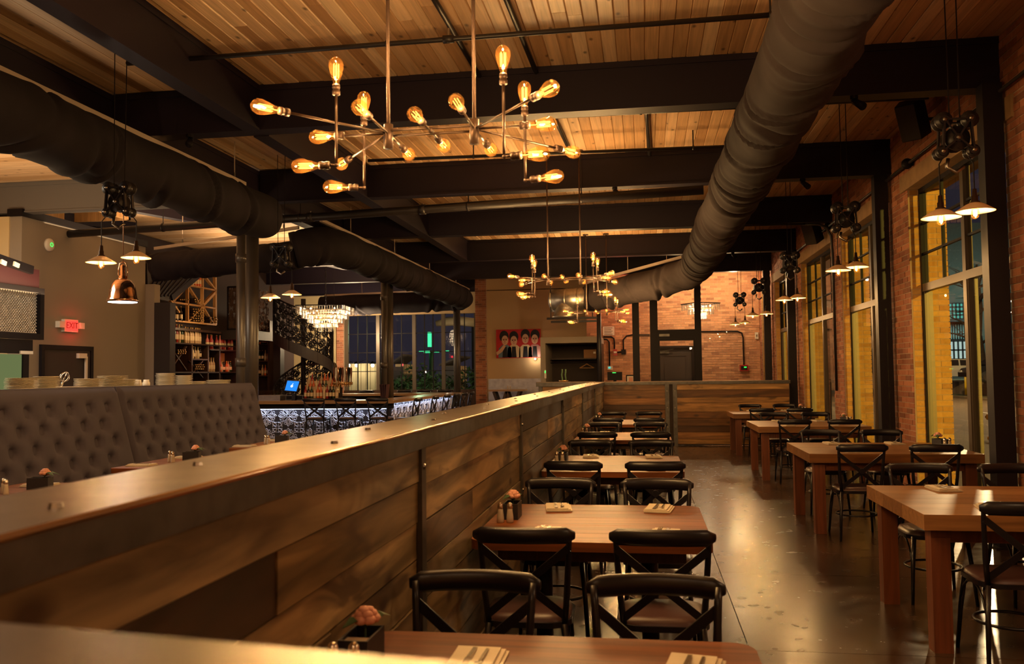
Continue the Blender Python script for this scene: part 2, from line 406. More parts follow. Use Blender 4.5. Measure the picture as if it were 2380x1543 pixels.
# ------------------------------------------------------------------ mesh helpers
def frame_of(d, up=(0, 0, 1)):
    d = Vector(d).normalized(); up = Vector(up)
    if abs(d.dot(up)) > 0.98: up = Vector((0, 1, 0)) if abs(d.y) < 0.9 else Vector((1, 0, 0))
    x = d.cross(up).normalized(); y = x.cross(d)
    return x, y, d
class MB:
    def __init__(s): s.v = []; s.f = []
    def add(s, vs, fs):
        b = len(s.v); s.v += [tuple(v) for v in vs]; s.f += [tuple(b+i for i in f) for f in fs]; return s
    def box(s, c, d, rot=None):
        hx, hy, hz = d[0]/2, d[1]/2, d[2]/2
        vs = [Vector((x, y, z)) for z in (-hz, hz) for y in (-hy, hy) for x in (-hx, hx)]
        if rot is not None:
            m = Euler(rot).to_matrix() if not isinstance(rot, Matrix) else rot
            vs = [m @ v for v in vs]
        c = Vector(c)
        return s.add([v+c for v in vs], [(0, 2, 3, 1), (4, 5, 7, 6), (0, 1, 5, 4), (2, 6, 7, 3), (0, 4, 6, 2), (1, 3, 7, 5)])
    def lohi(s, a, b):
        return s.box([(a[i]+b[i])/2 for i in range(3)], [abs(b[i]-a[i]) for i in range(3)])
    def bar(s, p0, p1, wd, h, up=(0, 0, 1)):
        p0, p1 = Vector(p0), Vector(p1)
        x, y, d = frame_of(p1-p0, up)
        vs = [p + x*(a*wd/2) + y*(c*h/2) for p in (p0, p1) for a, c in ((-1, -1), (1, -1), (1, 1), (-1, 1))]
        return s.add(vs, [(3, 2, 1, 0), (4, 5, 6, 7), (0, 1, 5, 4), (1, 2, 6, 5), (2, 3, 7, 6), (3, 0, 4, 7)])
    def cyl(s, p0, p1, r0, r1=None, n=12, caps=True):
        r1 = r0 if r1 is None else r1
        p0, p1 = Vector(p0), Vector(p1); x, y, d = frame_of(p1-p0)
        vs = []
        for p, r in ((p0, r0), (p1, r1)):
            vs += [p + x*(r*math.cos(2*PI*i/n)) + y*(r*math.sin(2*PI*i/n)) for i in range(n)]
        fs = [(i, (i+1) % n, n+(i+1) % n, n+i) for i in range(n)]
        if caps: fs += [tuple(range(n-1, -1, -1)), tuple(range(n, 2*n))]
        return s.add(vs, fs)
    def tube(s, pts, r, n=8, closed=False, sec=None, up=(0, 0, 1)):
        """sweep a circle (or a list of section points) along pts; r may be a list"""
        pts = [Vector(p) for p in pts]; k = len(pts)
        rr = r if isinstance(r, (list, tuple)) else [r]*k
        sec = sec or [(math.cos(2*PI*i/n), math.sin(2*PI*i/n)) for i in range(n)]
        n = len(sec); vs = []; px = None
        for i, p in enumerate(pts):
            a = pts[(i-1) % k] if (closed or i > 0) else p
            b = pts[(i+1) % k] if (closed or i < k-1) else p
            d = (b-a)
            if d.length < 1e-9: d = Vector((0, 0, 1))
            d.normalize()
            if px is None: x, y, _ = frame_of(d, up)
            else:
                x = px - d*px.dot(d)
                if x.length < 1e-6: x, y, _ = frame_of(d, up)
                x.normalize(); y = x.cross(d)
            px = x
            vs += [p + x*(rr[i]*c) + y*(rr[i]*e) for c, e in sec]
        fs = []
        for i in range(k if closed else k-1):
            j = (i+1) % k
            fs += [(i*n+a, i*n+(a+1) % n, j*n+(a+1) % n, j*n+a) for a in range(n)]
        if not closed: fs += [tuple(range(n-1, -1, -1)), tuple((k-1)*n+a for a in range(n))]
        return s.add(vs, fs)
    def lathe(s, prof, n=16, c=(0, 0, 0), m=None, arc=None):
        c = Vector(c); vs = []; k = len(prof)
        for r, z in prof:
            for i in range(n):
                v = Vector((r*math.cos(2*PI*i/n), r*math.sin(2*PI*i/n), z))
                if m is not None: v = m @ v
                vs.append(v+c)
        fs = [(j*n+i, j*n+(i+1) % n, (j+1)*n+(i+1) % n, (j+1)*n+i) for j in range(k-1) for i in range(n)]
        if prof[0][0] > 1e-6: fs.append(tuple(range(n-1, -1, -1)))
        if prof[-1][0] > 1e-6: fs.append(tuple((k-1)*n+i for i in range(n)))
        return s.add(vs, fs)
    def poly(s, pts): return s.add(pts, [tuple(range(len(pts)))])
    def slab(s, pts, vec):
        """a flat outline thickened along vec"""
        vec = Vector(vec); n = len(pts); pts = [Vector(p) for p in pts]
        return s.add(pts + [p+vec for p in pts], [tuple(range(n-1, -1, -1)), tuple(range(n, 2*n))] + [(i, (i+1) % n, n+(i+1) % n, n+i) for i in range(n)])
    def ball(s, c, r, n=10, k=6, sc=(1, 1, 1)):
        prof = [(r*math.sin(PI*j/k), -r*math.cos(PI*j/k)) for j in range(k+1)]
        prof[0] = (0, -r); prof[-1] = (0, r)
        return s.lathe(prof, n, c, Matrix.Diagonal(sc))
    def build(s, name, m, parent=None, smooth=False, **props):
        off = wo(parent)
        me = bpy.data.meshes.new(name)
        me.from_pydata([(v[0]-off.x, v[1]-off.y, v[2]-off.z) for v in s.v], [], s.f)
        me.update()
        if m: me.materials.append(M[m])
        if smooth: me.polygons.foreach_set('use_smooth', [True]*len(me.polygons))
        o = bpy.data.objects.new(name, me); COL.objects.link(o)
        if parent: o.parent = parent
        _WO[o.name] = Vector(off)
        for k, v in props.items(): o[k] = v
        return o
def clean(o):
    import bmesh
    bm = bmesh.new(); bm.from_mesh(o.data)
    bmesh.ops.remove_doubles(bm, verts=bm.verts, dist=1e-5)
    bmesh.ops.recalc_face_normals(bm, faces=bm.faces)
    bm.to_mesh(o.data); bm.free(); return o
def thing(name, label, cat, loc=(0, 0, 0), group=None):
    o = bpy.data.objects.new(name, None); COL.objects.link(o)
    o.empty_display_size = 0.1
    o.location = loc; o['label'] = label; o['category'] = cat
    if group: o['group'] = group
    _WO[o.name] = Vector(loc)
    return o
def tag(o, label, cat, group=None):
    o['label'] = label; o['category'] = cat
    if group: o['group'] = group
    return o
def struct(o, label=None):
    o['kind'] = 'structure'
    if label: o['label'] = label
    return o
def sthing(name, loc=(0, 0, 0), label=None):
    o = bpy.data.objects.new(name, None); COL.objects.link(o)
    o.location = loc; o['kind'] = 'structure'
    if label: o['label'] = label
    _WO[o.name] = Vector(loc)
    return o
_UB = {}
def unit(mname):
    if mname not in _UB:
        b = MB().box((0, 0, 0), (1, 1, 1))
        me = bpy.data.meshes.new('piece'); me.from_pydata(b.v, [], b.f); me.materials.append(M[mname]); _UB[mname] = me
    return _UB[mname]
def chamfered(mname):
    k = mname+'|c'
    if k not in _UB:
        c, d = .055, .30
        vs = []
        for y in (-.5, .5): vs += [(-.5+c, y, -.5), (.5-c, y, -.5), (.5, y, -.5+d), (.5, y, .5), (-.5, y, .5), (-.5, y, -.5+d)]
        fs = [(5, 4, 3, 2, 1, 0), (6, 7, 8, 9, 10, 11)]+[(i, (i+1) % 6, 6+(i+1) % 6, 6+i) for i in range(6)]
        me = bpy.data.meshes.new('piece'); me.from_pydata(vs, [], [tuple(reversed(f)) for f in fs]); me.materials.append(M[mname]); _UB[k] = me
    return _UB[k]
def piece(name, mname, a, b, parent, mesh=None):
    """one block between two corners that shares its mesh with its like"""
    o = bpy.data.objects.new(name, mesh or unit(mname)); COL.objects.link(o)
    c = Vector([(a[i]+b[i])/2 for i in range(3)])
    o.location = c - wo(parent); o.scale = [max(abs(b[i]-a[i]), 1e-4) for i in range(3)]
    o.parent = parent
    return o
def kids(o): return _KIDS.get(o.name, []) if False else list(o.children)
def copy_tree(o, loc, rz=0.0, label=None, scale=None):
    bpy_c = o.copy(); COL.objects.link(bpy_c)
    bpy_c.location = loc; bpy_c.rotation_euler = (0, 0, rz)
    if scale: bpy_c.scale = scale
    if label: bpy_c['label'] = label
    def rec(src, dst):
        for ch in src.children:
            c = ch.copy(); COL.objects.link(c); c.parent = dst
            rec(ch, c)
    rec(o, bpy_c)
    return bpy_c

ORDW = ['first', 'second', 'third', 'fourth', 'fifth', 'sixth', 'seventh', 'eighth', 'ninth', 'tenth', 'eleventh', 'twelfth', 'thirteenth', 'fourteenth', 'fifteenth']
# ================================================================== FLOOR, CEILING, BEAMS
WX = 3.2            # inner face of the window wall
fl = struct(MB().lohi((-15, -2.5, -0.12), (WX+0.42, 27.2, -0.012)).build('floor', 'concrete_floor'), 'polished dark brown concrete floor')
ys = [-2.5, 0.4, 3.1, 5.0, 6.85, 10.2, 13.6, 17.0, 20.4, 23.8, 27.2]
xs = [-15, -9.2, -5.6, -2.6, 0.55, 3.2]
for i in range(len(xs)-1):
    for j in range(len(ys)-1):
        piece('concrete_slab', 'concrete_floor', (xs[i]+.003, ys[j]+.003, -0.012), (xs[i+1]-.003, ys[j+1]-.003, 0.0), fl)

cl = struct(MB().lohi((-15, -2.5, 4.56), (WX+0.42, 27.2, 4.75)).build('ceiling', 'pine'), 'timber plank ceiling between black beams')
BEAM_Y = [4.9, 8.22, 11.66, 15.16, 18.66, 22.2, 25.6]
bays = [(-2.4, 4.8), (5.0, 8.12), (8.32, 11.56), (11.76, 15.06), (15.26, 18.56), (18.76, 22.1)]
# beam at y = 4.9 would cross the frame's top, the photograph shows none there: the near bay runs through
bays = [(1.2, 8.12), (8.32, 11.56), (11.76, 15.06), (15.26, 18.56), (18.76, 22.1)]
rnd = random.Random(3)
for bi, (y0, y1) in enumerate(bays):
    x = -3.78
    while x < WX-0.01:
        wd = min(0.128, WX-x)
        dz = rnd.uniform(0, .006)
        cuts = [y0, y1]
        if bi == 0: cuts = [y0, rnd.uniform(4.2, 7.2), y1]
        for a, b in zip(cuts[:-1], cuts[1:]):
            piece('plank', 'pine', (x+.001, a+.002, 4.522-dz), (x+wd-.001, b-.002, 4.545), cl, chamfered('pine'))
        x += wd
# wider boards over the wing beside the windows of the kitchen and bar, laid across
for (x0, x1, y0, y1) in ((-5.4, -4.0, 1.5, 8.1), (-5.4, -4.0, 8.34, 11.5), (-5.4, -4.0, 11.8, 15.0), (-5.4, -4.0, 15.3, 18.5)):
    x = x0
    while x < x1-.01:
        wd = min(.14, x1-x); dz = rnd.uniform(0, .005)
        piece('plank', 'pine', (x+.003, y0, 4.522-dz), (x+wd-.003, y1, 4.545), cl); x += wd
for (y0, y1) in ((5.2, 11.5), (11.85, 18.45)):
    y = y0
    while y < y1-.02:
        wd = min(.20, y1-y); dz = rnd.uniform(0, .005)
        piece('plank', 'pine_x', (-13.5, y+.004, 4.522-dz), (-5.75, y+wd-.004, 4.545), cl); y += wd

def ibeam(name, a, b, wdt, z0, z1, label, bm_='beam_paint'):
    t = sthing(name, ((a[0]+b[0])/2, (a[1]+b[1])/2, z0), label)
    xd = abs(b[0]-a[0]) > abs(b[1]-a[1])
    def bx(w2, za, zb):
        if xd: return ((a[0], a[1]-w2/2, za), (b[0], a[1]+w2/2, zb))
        return ((a[0]-w2/2, a[1], za), (a[0]+w2/2, b[1], zb))
    MB().lohi(*bx(wdt*.86, z0+.022, z1-.06)).build('web', bm_, t)
    MB().lohi(*bx(wdt, z0, z0+.022)).build('bottom_flange', bm_, t)
    MB().lohi(*bx(wdt, z1-.06, z1)).build('top_flange', bm_, t)
    return t
bl = ['black cross beam over the big bulb chandelier', 'black cross beam behind the big bulb chandelier', 'black cross beam carrying the speaker over the window wall',
      'black cross beam over the second bulb chandelier', 'black cross beam above the glass screen', 'black cross beam nearest the far brick wall']
for i, y in enumerate(BEAM_Y[1:]):
    x0 = -5.45 if i == 0 else -13.0
    if i in (1, 2): x0 = -5.44
    ibeam('beam', (x0, y), (WX-.005, y), .20, 4.06, 4.52, bl[i])
for k, (x, y0, y1, lb) in enumerate(((-3.9, 1.0, 8.11, 'black beam running lengthwise over the banquette tables'), (-3.9, 8.33, 18.5, 'black beam running lengthwise behind the cross beams'),
                                    (-5.55, 1.0, 25.5, 'black girder on the round columns above the grey fabric duct'))):
    ibeam('beam', (x, y0), (x, y1), .17 if k < 2 else .2, 4.05, 4.515, lb)
ibeam('beam', (-13.3, 11.62), (-5.66, 11.62), .2, 4.06, 4.52, 'grey beam over the kitchen side of the girder', 'beam_grey')
# slanting joists and the roof light over the bar wing
def slant(p0, p1, wd, hh, label):
    struct(MB().bar(p0, p1, wd, hh).build('beam', 'beam_paint'), label)
slant(Vector((-11.1, 12.0, 4.42)), Vector((-9.6, 15.0, 4.42)), .16, .18, 'dark slanting joist above the kitchen wall')
slant(Vector((-8.85, 12.0, 4.42)), Vector((-7.7, 15.0, 4.42)), .16, .18, 'dark slanting joist above the wine rack')
slant(Vector((-8.3, 18.9, 4.42)), Vector((-7.6, 22.0, 4.42)), .2, .18, 'dark slanting joist above the crystal chandelier')
t = sthing('trim_1', (-9.6, 13.4, 4.5), 'pale timber lining of the roof light')
for a, b in (((-10.2, 12.7, 4.36), (-9.0, 12.76, 4.52)), ((-10.2, 13.9, 4.36), (-9.0, 13.96, 4.52)), ((-10.2, 12.7, 4.36), (-10.14, 13.96, 4.52)), ((-9.06, 12.7, 4.36), (-9.0, 13.96, 4.52))):
    MB().lohi(a, b).build('lining_board', 'lath', t)

# columns along the girder: a round post with a drain pipe beside it
def column(xx, yy, lb, pipe):
    t = sthing('column', (xx, yy, 0), lb)
    MB().cyl((xx, yy, .012), (xx, yy, 4.05), .105, n=20).build('post', 'column_paint', t, True)
    MB().cyl((xx, yy, 0.0), (xx, yy, .012), .17, n=20).build('base_plate', 'pipe_black', t)
    if pipe:
        MB().cyl((xx, yy-.34, .0), (xx, yy-.34, 3.95), .062, n=16).build('drain_pipe', 'column_paint', t, True)
        for z in (1.7, 3.2): MB().cyl((xx, yy-.34, z), (xx, yy-.34, z+.12), .076, n=16).build('pipe_coupling', 'column_paint', t, True)
column(-5.72, 11.90, 'round black column with drain pipe at the end of the banquette', True)
column(-5.62, 18.45, 'round black column with drain pipe standing through the bar', True)
column(-5.55, 25.2, 'round black column before the far windows', False)

# ================================================================== WINDOW WALL (right hand)
WOUT = WX+0.42
ZH, ZS, ZT = 3.72, 0.10, 2.52
WINS = [(8.10, 10.93), (11.87, 14.56), (15.30, 18.15), (19.45, 21.75), (22.6, 24.2)]
wr = sthing('wall_right', (WX, 12, 0), 'red brick window wall')
edges = [1.0]
for a, b in WINS: edges += [a, b]
edges.append(24.62)
core = MB()
for i in range(0, len(edges), 2):
    core.lohi((WX, edges[i], 0), (WOUT-.006, edges[i+1], 4.56))
for a, b in WINS:
    core.lohi((WX, a, ZH+.2), (WOUT-.006, b, 4.56)); core.lohi((WX, a, 0), (WOUT-.006, b, ZS-.03))
core.lohi((WX, -2.6, 0), (WOUT-.006, .998, 4.56))
core.build('mortar_bed', 'mortar', wr)
struct(MB().lohi((-13.6, -2.8, 0), (WOUT, -2.6, 4.6)).build('wall_entrance', 'beige_wall'), 'wall behind the camera')
cand = []
def brick_run(u0, u1, z0, z1, emit, L=.205, H=.067, J=.009):
    z = z0; k = 0
    while z < z1-.02:
        zz = min(z+H, z1); u = u0 - (0 if k % 2 == 0 else L/2)
        while u < u1-.012:
            a, b = max(u, u0), min(u+L, u1)
            if b-a > .03: emit(a+J/2, b-J/2, z+J/2, zz-J/2)
            u += L
        z += H; k += 1
def emit_r(a, b, z0, z1): cand.append((a, b, z0, z1))
for i in range(0, len(edges), 2): brick_run(edges[i], edges[i+1], 0.0, ZH+.2, emit_r)
brick_run(1.0, 24.6, ZH+.203, 4.52, emit_r)
cand = [c for c in cand if c[1] > 3.0]
cand.sort(key=lambda c: (c[0]-(11.3))**2 + (0 if 10.6 < c[0] < 11.9 else 40))
rb = random.Random(5); far_b = MB()
for i, (a, b, z0, z1) in enumerate(cand):
    p = rb.uniform(.002, .009)
    if i < 300: piece('brick', 'brick_red', (WX-p, a, z0), (WX+.02, b, z1), wr)
    else: far_b.lohi((WX-p, a, z0), (WX+.02, b, z1))
o = far_b.build('brickwork', 'brick_red', wr); o['kind'] = 'stuff'
# outer reveals of the window openings, seen through the panes
rev = MB()
for a, b in WINS:
    for ya, sg in ((b, -1),):
        z = ZS; k = 0
        while z < ZH+.19:
            cuts = [WX+.012, WX+.11, WX+.21, WX+.418] if k % 2 else [WX+.012, WX+.20, WX+.31, WX+.418]
            for x0, x1 in zip(cuts[:-1], cuts[1:]):
                p = rb.uniform(.003, .010)
                rev.lohi((x0+.004, ya-p, z+.004), (x1-.004+(.012 if x1 > WX+.4 else 0), ya+.02, z+.063))
            z += .067; k += 1
o = rev.build('reveal_brickwork', 'brick_out', wr); o['kind'] = 'stuff'

def window(n, a, b, fullgrid):
    t = sthing('window_%d' % n, (WX+.06, (a+b)/2, ZS), 'tall black steel window in the brick wall')
    x0, x1 = WX+.115, WX+.19
    c = (a+b)/2; fw = .055
    for y in (a, b-fw): MB().lohi((x0, y, ZS), (x1, y+fw, ZH)).build('frame_stile', 'frame_black', t)
    MB().lohi((x0, c-.045, ZS+fw), (x1, c+.045, ZH-fw)).build('mullion', 'frame_bronze', t)
    for z in (ZS, ZH-fw): MB().lohi((x0, a+fw, z), (x1, b-fw, z+fw)).build('frame_rail', 'frame_black', t)
    MB().lohi((x0, a+fw, ZT-.045), (x1, c-.045, ZT+.045)).build('transom', 'frame_bronze', t)
    MB().lohi((x0, c+.045, ZT-.045), (x1, b-fw, ZT+.045)).build('transom', 'frame_bronze', t)
    for (ya, yb) in ((a+fw, c-.045), (c+.045, b-fw)):
        for s_ in (ya, yb-.022): MB().lohi((x0+.012, s_, ZS+fw), (x1+.03, s_+.022, ZT-.045)).build('glazing_bead', 'frame_bronze', t)
        piece('pane', 'pane', (x0+.035, ya, ZS+fw), (x0+.041, yb, ZT-.045), t)
        m_ = (ya+yb)/2
        MB().lohi((x0+.02, m_-.012, ZT+.045), (x0+.055, m_+.012, ZH-fw)).build('muntin', 'frame_black', t)
        for k in (1, 2):
            z = ZT+.045+(ZH-fw-ZT-.045)*k/3
            MB().lohi((x0+.02, ya, z-.012), (x0+.055, m_-.012, z+.012)).build('muntin', 'frame_black', t)
            MB().lohi((x0+.02, m_+.012, z-.012), (x0+.055, yb, z+.012)).build('muntin', 'frame_black', t)
        piece('pane', 'pane', (x0+.035, ya, ZT+.045), (x0+.041, yb, ZH-fw), t)
    struct(MB().lohi((WX-.03, a-.22, ZH), (WOUT+.01, b+.22, ZH+.2)).build('trim_2', 'stone_lintel'), 'stone lintel over a tall window')
for n, (a, b) in enumerate(WINS): window(n+1, a, b, True)
# square posts against the window wall under the beams
for y, lb in ((8.06, 'square black post in front of the largest window'), (11.66, 'square black post before the second window'), (18.66, 'square black post at the end of the far plank screen'), (22.2, 'square black post in line with the glass screen')):
    t = sthing('column', (WX-.16, y, 0), lb)
    MB().lohi((WX-.215, y-.075, .015), (WX-.05, y+.075, 4.06)).build('post', 'black_steel', t)
    MB().lohi((WX-.26, y-.12, 0), (WX-.02, y+.12, .015)).build('base_plate', 'black_steel', t)

# ================================================================== FAR WALLS
def brick_wall_x(name, x0, x1, y, z0, z1, m, label, openings=()):
    t = sthing(name, ((x0+x1)/2, y, z0), label)
    c = MB()
    if not openings: c.lohi((x0, y, z0), (x1, y+.3, z1))
    else:
        (a, b, zt) = openings[0]
        c.lohi((x0, y, z0), (a, y+.3, z1)); c.lohi((b, y, z0), (x1, y+.3, z1)); c.lohi((a, y, zt), (b, y+.3, z1))
    c.build('mortar_bed', 'mortar', t)
    bb = MB()
    def em(a, b, za, zb):
        for (oa, ob, zt) in openings:
            if b > oa and a < ob and za < zt:
                if a < oa-.03: b = oa
                elif b > ob+.03: a = ob
                else: return
        p = rb.uniform(.003, .012)
        bb.lohi((a, y-p, za), (b, y+.02, zb))
    brick_run(x0, x1, z0, z1, em)
    o = bb.build('brickwork', m, t); o['kind'] = 'stuff'
    return t
YB = 24.6
dA, dB = at(1530, 810, YB), at(1607, 810, YB)
brick_wall_x('wall_back', -1.62, 3.19, YB, 0.0, 4.5, 'brick_tan', 'red brick wall behind the glass screen', [(dA.x-.06, dB.x+.06, dA.z+.06)])
t = sthing('door_1', ((dA.x+dB.x)/2, YB+.08, 0), 'dark panelled door in the brick wall')
MB().lohi((dA.x, YB+.06, 0.01), (dB.x, YB+.11, dA.z)).build('leaf', 'facade_dark', t)
MB().lohi((dA.x-.06, YB+.0, 0.01), (dA.x, YB+.12, dA.z+.06)).build('jamb', 'frame_black', t)
MB().lohi((dB.x, YB+.0, 0.01), (dB.x+.06, YB+.12, dA.z+.06)).build('jamb', 'frame_black', t)
MB().lohi((dA.x, YB+.0, dA.z), (dB.x, YB+.12, dA.z+.06)).build('head', 'frame_black', t)
for z0, z1 in ((.25, .95), (1.15, dA.z-.2)):
    p = MB()
    xa, xb = dA.x+.16, dB.x-.14
    for q in (((xa, z0), (xb, z0+.02)), ((xa, z1-.02), (xb, z1)), ((xa, z0), (xa+.02, z1)), ((xb-.02, z0), (xb, z1))):
        p.lohi((q[0][0], YB+.048, q[0][1]), (q[1][0], YB+.06, q[1][1]))
    p.build('panel_moulding', 'facade_dark', t)
MB().lohi((dA.x+.02, YB+.02, dA.z-.14), (dA.x+.30, YB+.06, dA.z-.08)).build('door_closer', 'steel_edge', t)
MB().bar((dA.x+.1, YB+.02, dA.z-.08), (dA.x+.42, YB-.02, dA.z-.02), .02, .02).build('closer_arm', 'steel_edge', t)

# glass screen under the fifth beam
YG = 22.2
gs = sthing('window_6', (1.5, YG, 0), 'black framed glass screen with a door across the entrance')
def gx(px): return at(px, 780, YG).x
post = [(1470, 1486), (1511, 1529), (1615, 1630)]
for a, b in post: MB().lohi((gx(a), YG-.05, 0), (gx(b), YG+.05, 4.05)).build('frame_post', 'frame_black', gs)
zA, zB = at(1570, 786, YG).z, at(1570, 766, YG).z
MB().lohi((gx(1529), YG-.05, zA), (gx(1615), YG+.05, zB)).build('transom', 'frame_black', gs)
MB().lohi((gx(1529), YG-.03, .02), (gx(1533), YG+.03, zA)).build('door_stile', 'frame_black', gs)
MB().lohi((gx(1611), YG-.03, .02), (gx(1615), YG+.03, zA)).build('door_stile', 'frame_black', gs)
MB().lohi((gx(1533), YG-.03, .02), (gx(1611), YG+.03, .28)).build('kick_rail', 'frame_black', gs)
MB().lohi((gx(1533), YG-.03, zA-.06), (gx(1611), YG+.03, zA)).build('door_head', 'frame_black', gs)
MB().lohi((gx(1533), YG-.07, 1.02), (gx(1611), YG-.04, 1.08)).build('push_bar', 'steel_edge', gs)
MB().lohi((gx(1532), YG-.09, zA+.05), (gx(1556), YG-.05, zA+.11)).build('door_closer', 'steel_edge', gs)
MB().lohi((gx(1630), YG-.05, .0), (3.0, YG+.05, .1)).build('sill', 'frame_black', gs)
for a, b, z0, z1 in ((gx(1486), gx(1511), .1, 4.05), (gx(1533), gx(1611), .28, zA-.06), (gx(1529), gx(1615), zB, 4.05), (gx(1630), 3.0, .1, 4.05)):
    piece('pane', 'pane', (a, YG-.004, z0), (b, YG+.004, z1), gs)

# grey plaster wall with the painting, its steel dado, brick pier and the far windows
YW = 25.5
g0, g1 = at(1132, 800, YW).x, at(1262, 800, YW).x
struct(MB().lohi((g0, YW, 0), (-1.62, YW+.2, 4.5)).build('wall_far', 'beige_wall'), 'beige plaster wall with the red painting')
zd = at(1190, 880, YW).z
struct(MB().lohi((g0+.03, YW-.02, .05), (g1, YW, zd)).build('trim_3', 'steel_sheet'), 'sheet steel dado under the red painting')
p0 = at(1106, 800, YW).x
brick_wall_x('wall_far_pier', p0, g0-.002, YW-.06, 0.0, 4.5, 'brick_red', 'narrow red brick pier beside the far windows')
YF = 26.2
wl0, wl1 = at(800, 800, YF).x, at(1107, 800, YF).x+.1
zs_ = at(950, 906, YF).z
struct(MB().lohi((wl0, YF-.05, 0), (wl1, YF+.2, zs_)).build('wall_far_dado', 'dark_wood'), 'dark timber dado under the far windows')
struct(MB().lohi((wl0, YF, 3.45), (wl1, YF+.2, 4.56)).build('wall_far_head', 'beige_wall'), 'wall above the far windows')
q0 = at(783, 800, YF).x
brick_wall_x('wall_far_jamb', q0, wl0, YF-.04, 0.0, 4.5, 'brick_red', 'lit brick strip between the stair and the far windows')
struct(MB().lohi((-13, YF+.02, 0), (q0-.002, YF+.22, 4.5)).build('wall_far_stair', 'cream_wall'), 'cream wall behind the spiral stair')
fw_ = sthing('window_7', ((wl0+wl1)/2, YF+.06, zs_), 'wide gridded window overlooking the lit yard')
mull = [805, 878, 962, 1030, 1106]
for px in mull:
    x = at(px, 800, YF).x; MB().lohi((x-.055, YF, zs_), (x+.055, YF+.1, 3.45)).build('mullion', 'frame_bronze', fw_)
for a, b in zip(mull[:-1], mull[1:]):
    xa, xb = at(a, 800, YF).x+.055, at(b, 800, YF).x-.055
    piece('pane', 'pane', (xa, YF+.04, zs_), (xb, YF+.046, 3.45), fw_)
    for k in (1, 2):
        x = xa+(xb-xa)*k/3; MB().lohi((x-.012, YF+.02, zs_), (x+.012, YF+.07, 3.45)).build('muntin', 'frame_black', fw_)
    for k in range(1, 4):
        z = zs_+(3.45-zs_)*k/4; MB().lohi((xa, YF+.025, z-.012), (xb, YF+.065, z+.012)).build('muntin', 'frame_black', fw_)

# kitchen walls
XL = -9.2
struct(MB().lohi((XL-.2, 11.52, 0), (XL, 14.75, 4.0)).build('wall_left', 'grey_wall'), 'grey kitchen wall with the exit sign')
struct(MB().lohi((-13.5, 11.5, 0), (XL-.2, 11.7, 4.0)).build('wall_kitchen', 'cream_wall'), 'warm lit wall at the kitchen hood')
struct(MB().lohi((XL-.22, 11.48, 4.0), (XL+.03, 14.78, 4.11)).build('trim_4', 'frame_black'), 'black capping along the top of the kitchen wall')
struct(MB().lohi((XL-.2, 14.76, 0), (-9.02, 14.95, 3.3)).build('wall_left_return', 'grey_wall'), 'grey return at the end of the kitchen wall')
struct(MB().lohi((-13.6, -2.6, 0), (-13.4, 27, 4.56)).build('wall_left_outer', 'cream_wall'), 'outer wall beyond the kitchen')
struct(MB().lohi((-10.4, 14.95, 0), (-10.2, 24.0, 4.5)).build('wall_bar', 'tile_brown'), 'dark tiled wall behind the bottle shelves')
d0, d1 = atx(91, 800, XL+.001), atx(212, 800, XL+.001)
zt = atx(150, 803, XL).z
t = sthing('door_2', (XL, (d0.y+d1.y)/2, 0), 'dark service door in the grey kitchen wall')
MB().lohi((XL, d0.y, .01), (XL+.05, d0.y+.07, zt)).build('jamb', 'frame_black', t)
MB().lohi((XL, d1.y-.07, .01), (XL+.05, d1.y, zt)).build('jamb', 'frame_black', t)
MB().lohi((XL, d0.y+.07, zt-.07), (XL+.05, d1.y-.07, zt)).build('head', 'frame_black', t)
MB().lohi((XL+.003, d0.y+.07, .01), (XL+.03, d1.y-.07, zt-.07)).build('leaf', 'facade_dark', t)
ya = d1.y-.42
MB().lohi((XL+.03, ya, zt-.2), (XL+.085, ya+.2, zt-.12)).build('door_closer', 'white_plastic', t)
MB().lohi((XL+.05, d1.y-.24, zt-.95), (XL+.075, d1.y-.19, zt-.17)).build('pull_bar', 'white_plastic', t)
# ================================================================== PLANK PARTITIONS
rp_ = random.Random(11)
# the long one runs away from the camera; face at x = -0.86, steel cap at 1.35
YP0, YP1 = 0.645, 18.2
part = thing('plank_partition', 'long waist-high plank partition with steel cap running to the far screen', 'partition', (-.97, 9, 0))
MB().lohi((-1.08, YP0, .02), (-.89, YP1, 1.28)).build('core', 'dark_wood', part)
posts_y = [3.24, 5.93, 9.05, 11.94, 14.95]
secs = [YP0] + posts_y + [YP1]
rows = [.13, .155, .135, .17, .125, .16, .14, .155]
for si, (a, b) in enumerate(zip(secs[:-1], secs[1:])):
    z = 1.272; k = 0
    rr = rows[si % 3:] + rows[:si % 3]
    while z > .06:
        h = rr[k % len(rr)]+rp_.uniform(-.012, .012)
        z0 = max(z-h, .03)
        cut = None
        if rp_.random() < .35 or (si == 0 and k == 1): cut = a+(b-a)*rp_.uniform(.35, .7)
        if si == 0 and k == 1: cut = 1.94
        for ya, yb in ([(a, b)] if cut is None else [(a, cut), (cut, b)]):
            p = rp_.uniform(-.004, .009)
            piece('plank', 'reclaimed', (-.895, ya+.002, z0+.003), (-.868+p, yb-.002, z-.003), part)
        # the hidden back of the partition, towards the banquette tables
        piece('back_plank', 'reclaimed', (-1.10, a+.002, z0+.002), (-1.075, b-.002, z-.002), part)
        z = z0; k += 1
def hexbolt(mb, c, ax, r=.012, h=.008):
    mb.cyl(c, Vector(c)+Vector(ax)*h, r, r*.8, n=8)
cuts = [YP0-.02, 5.35, 11.2, YP1]
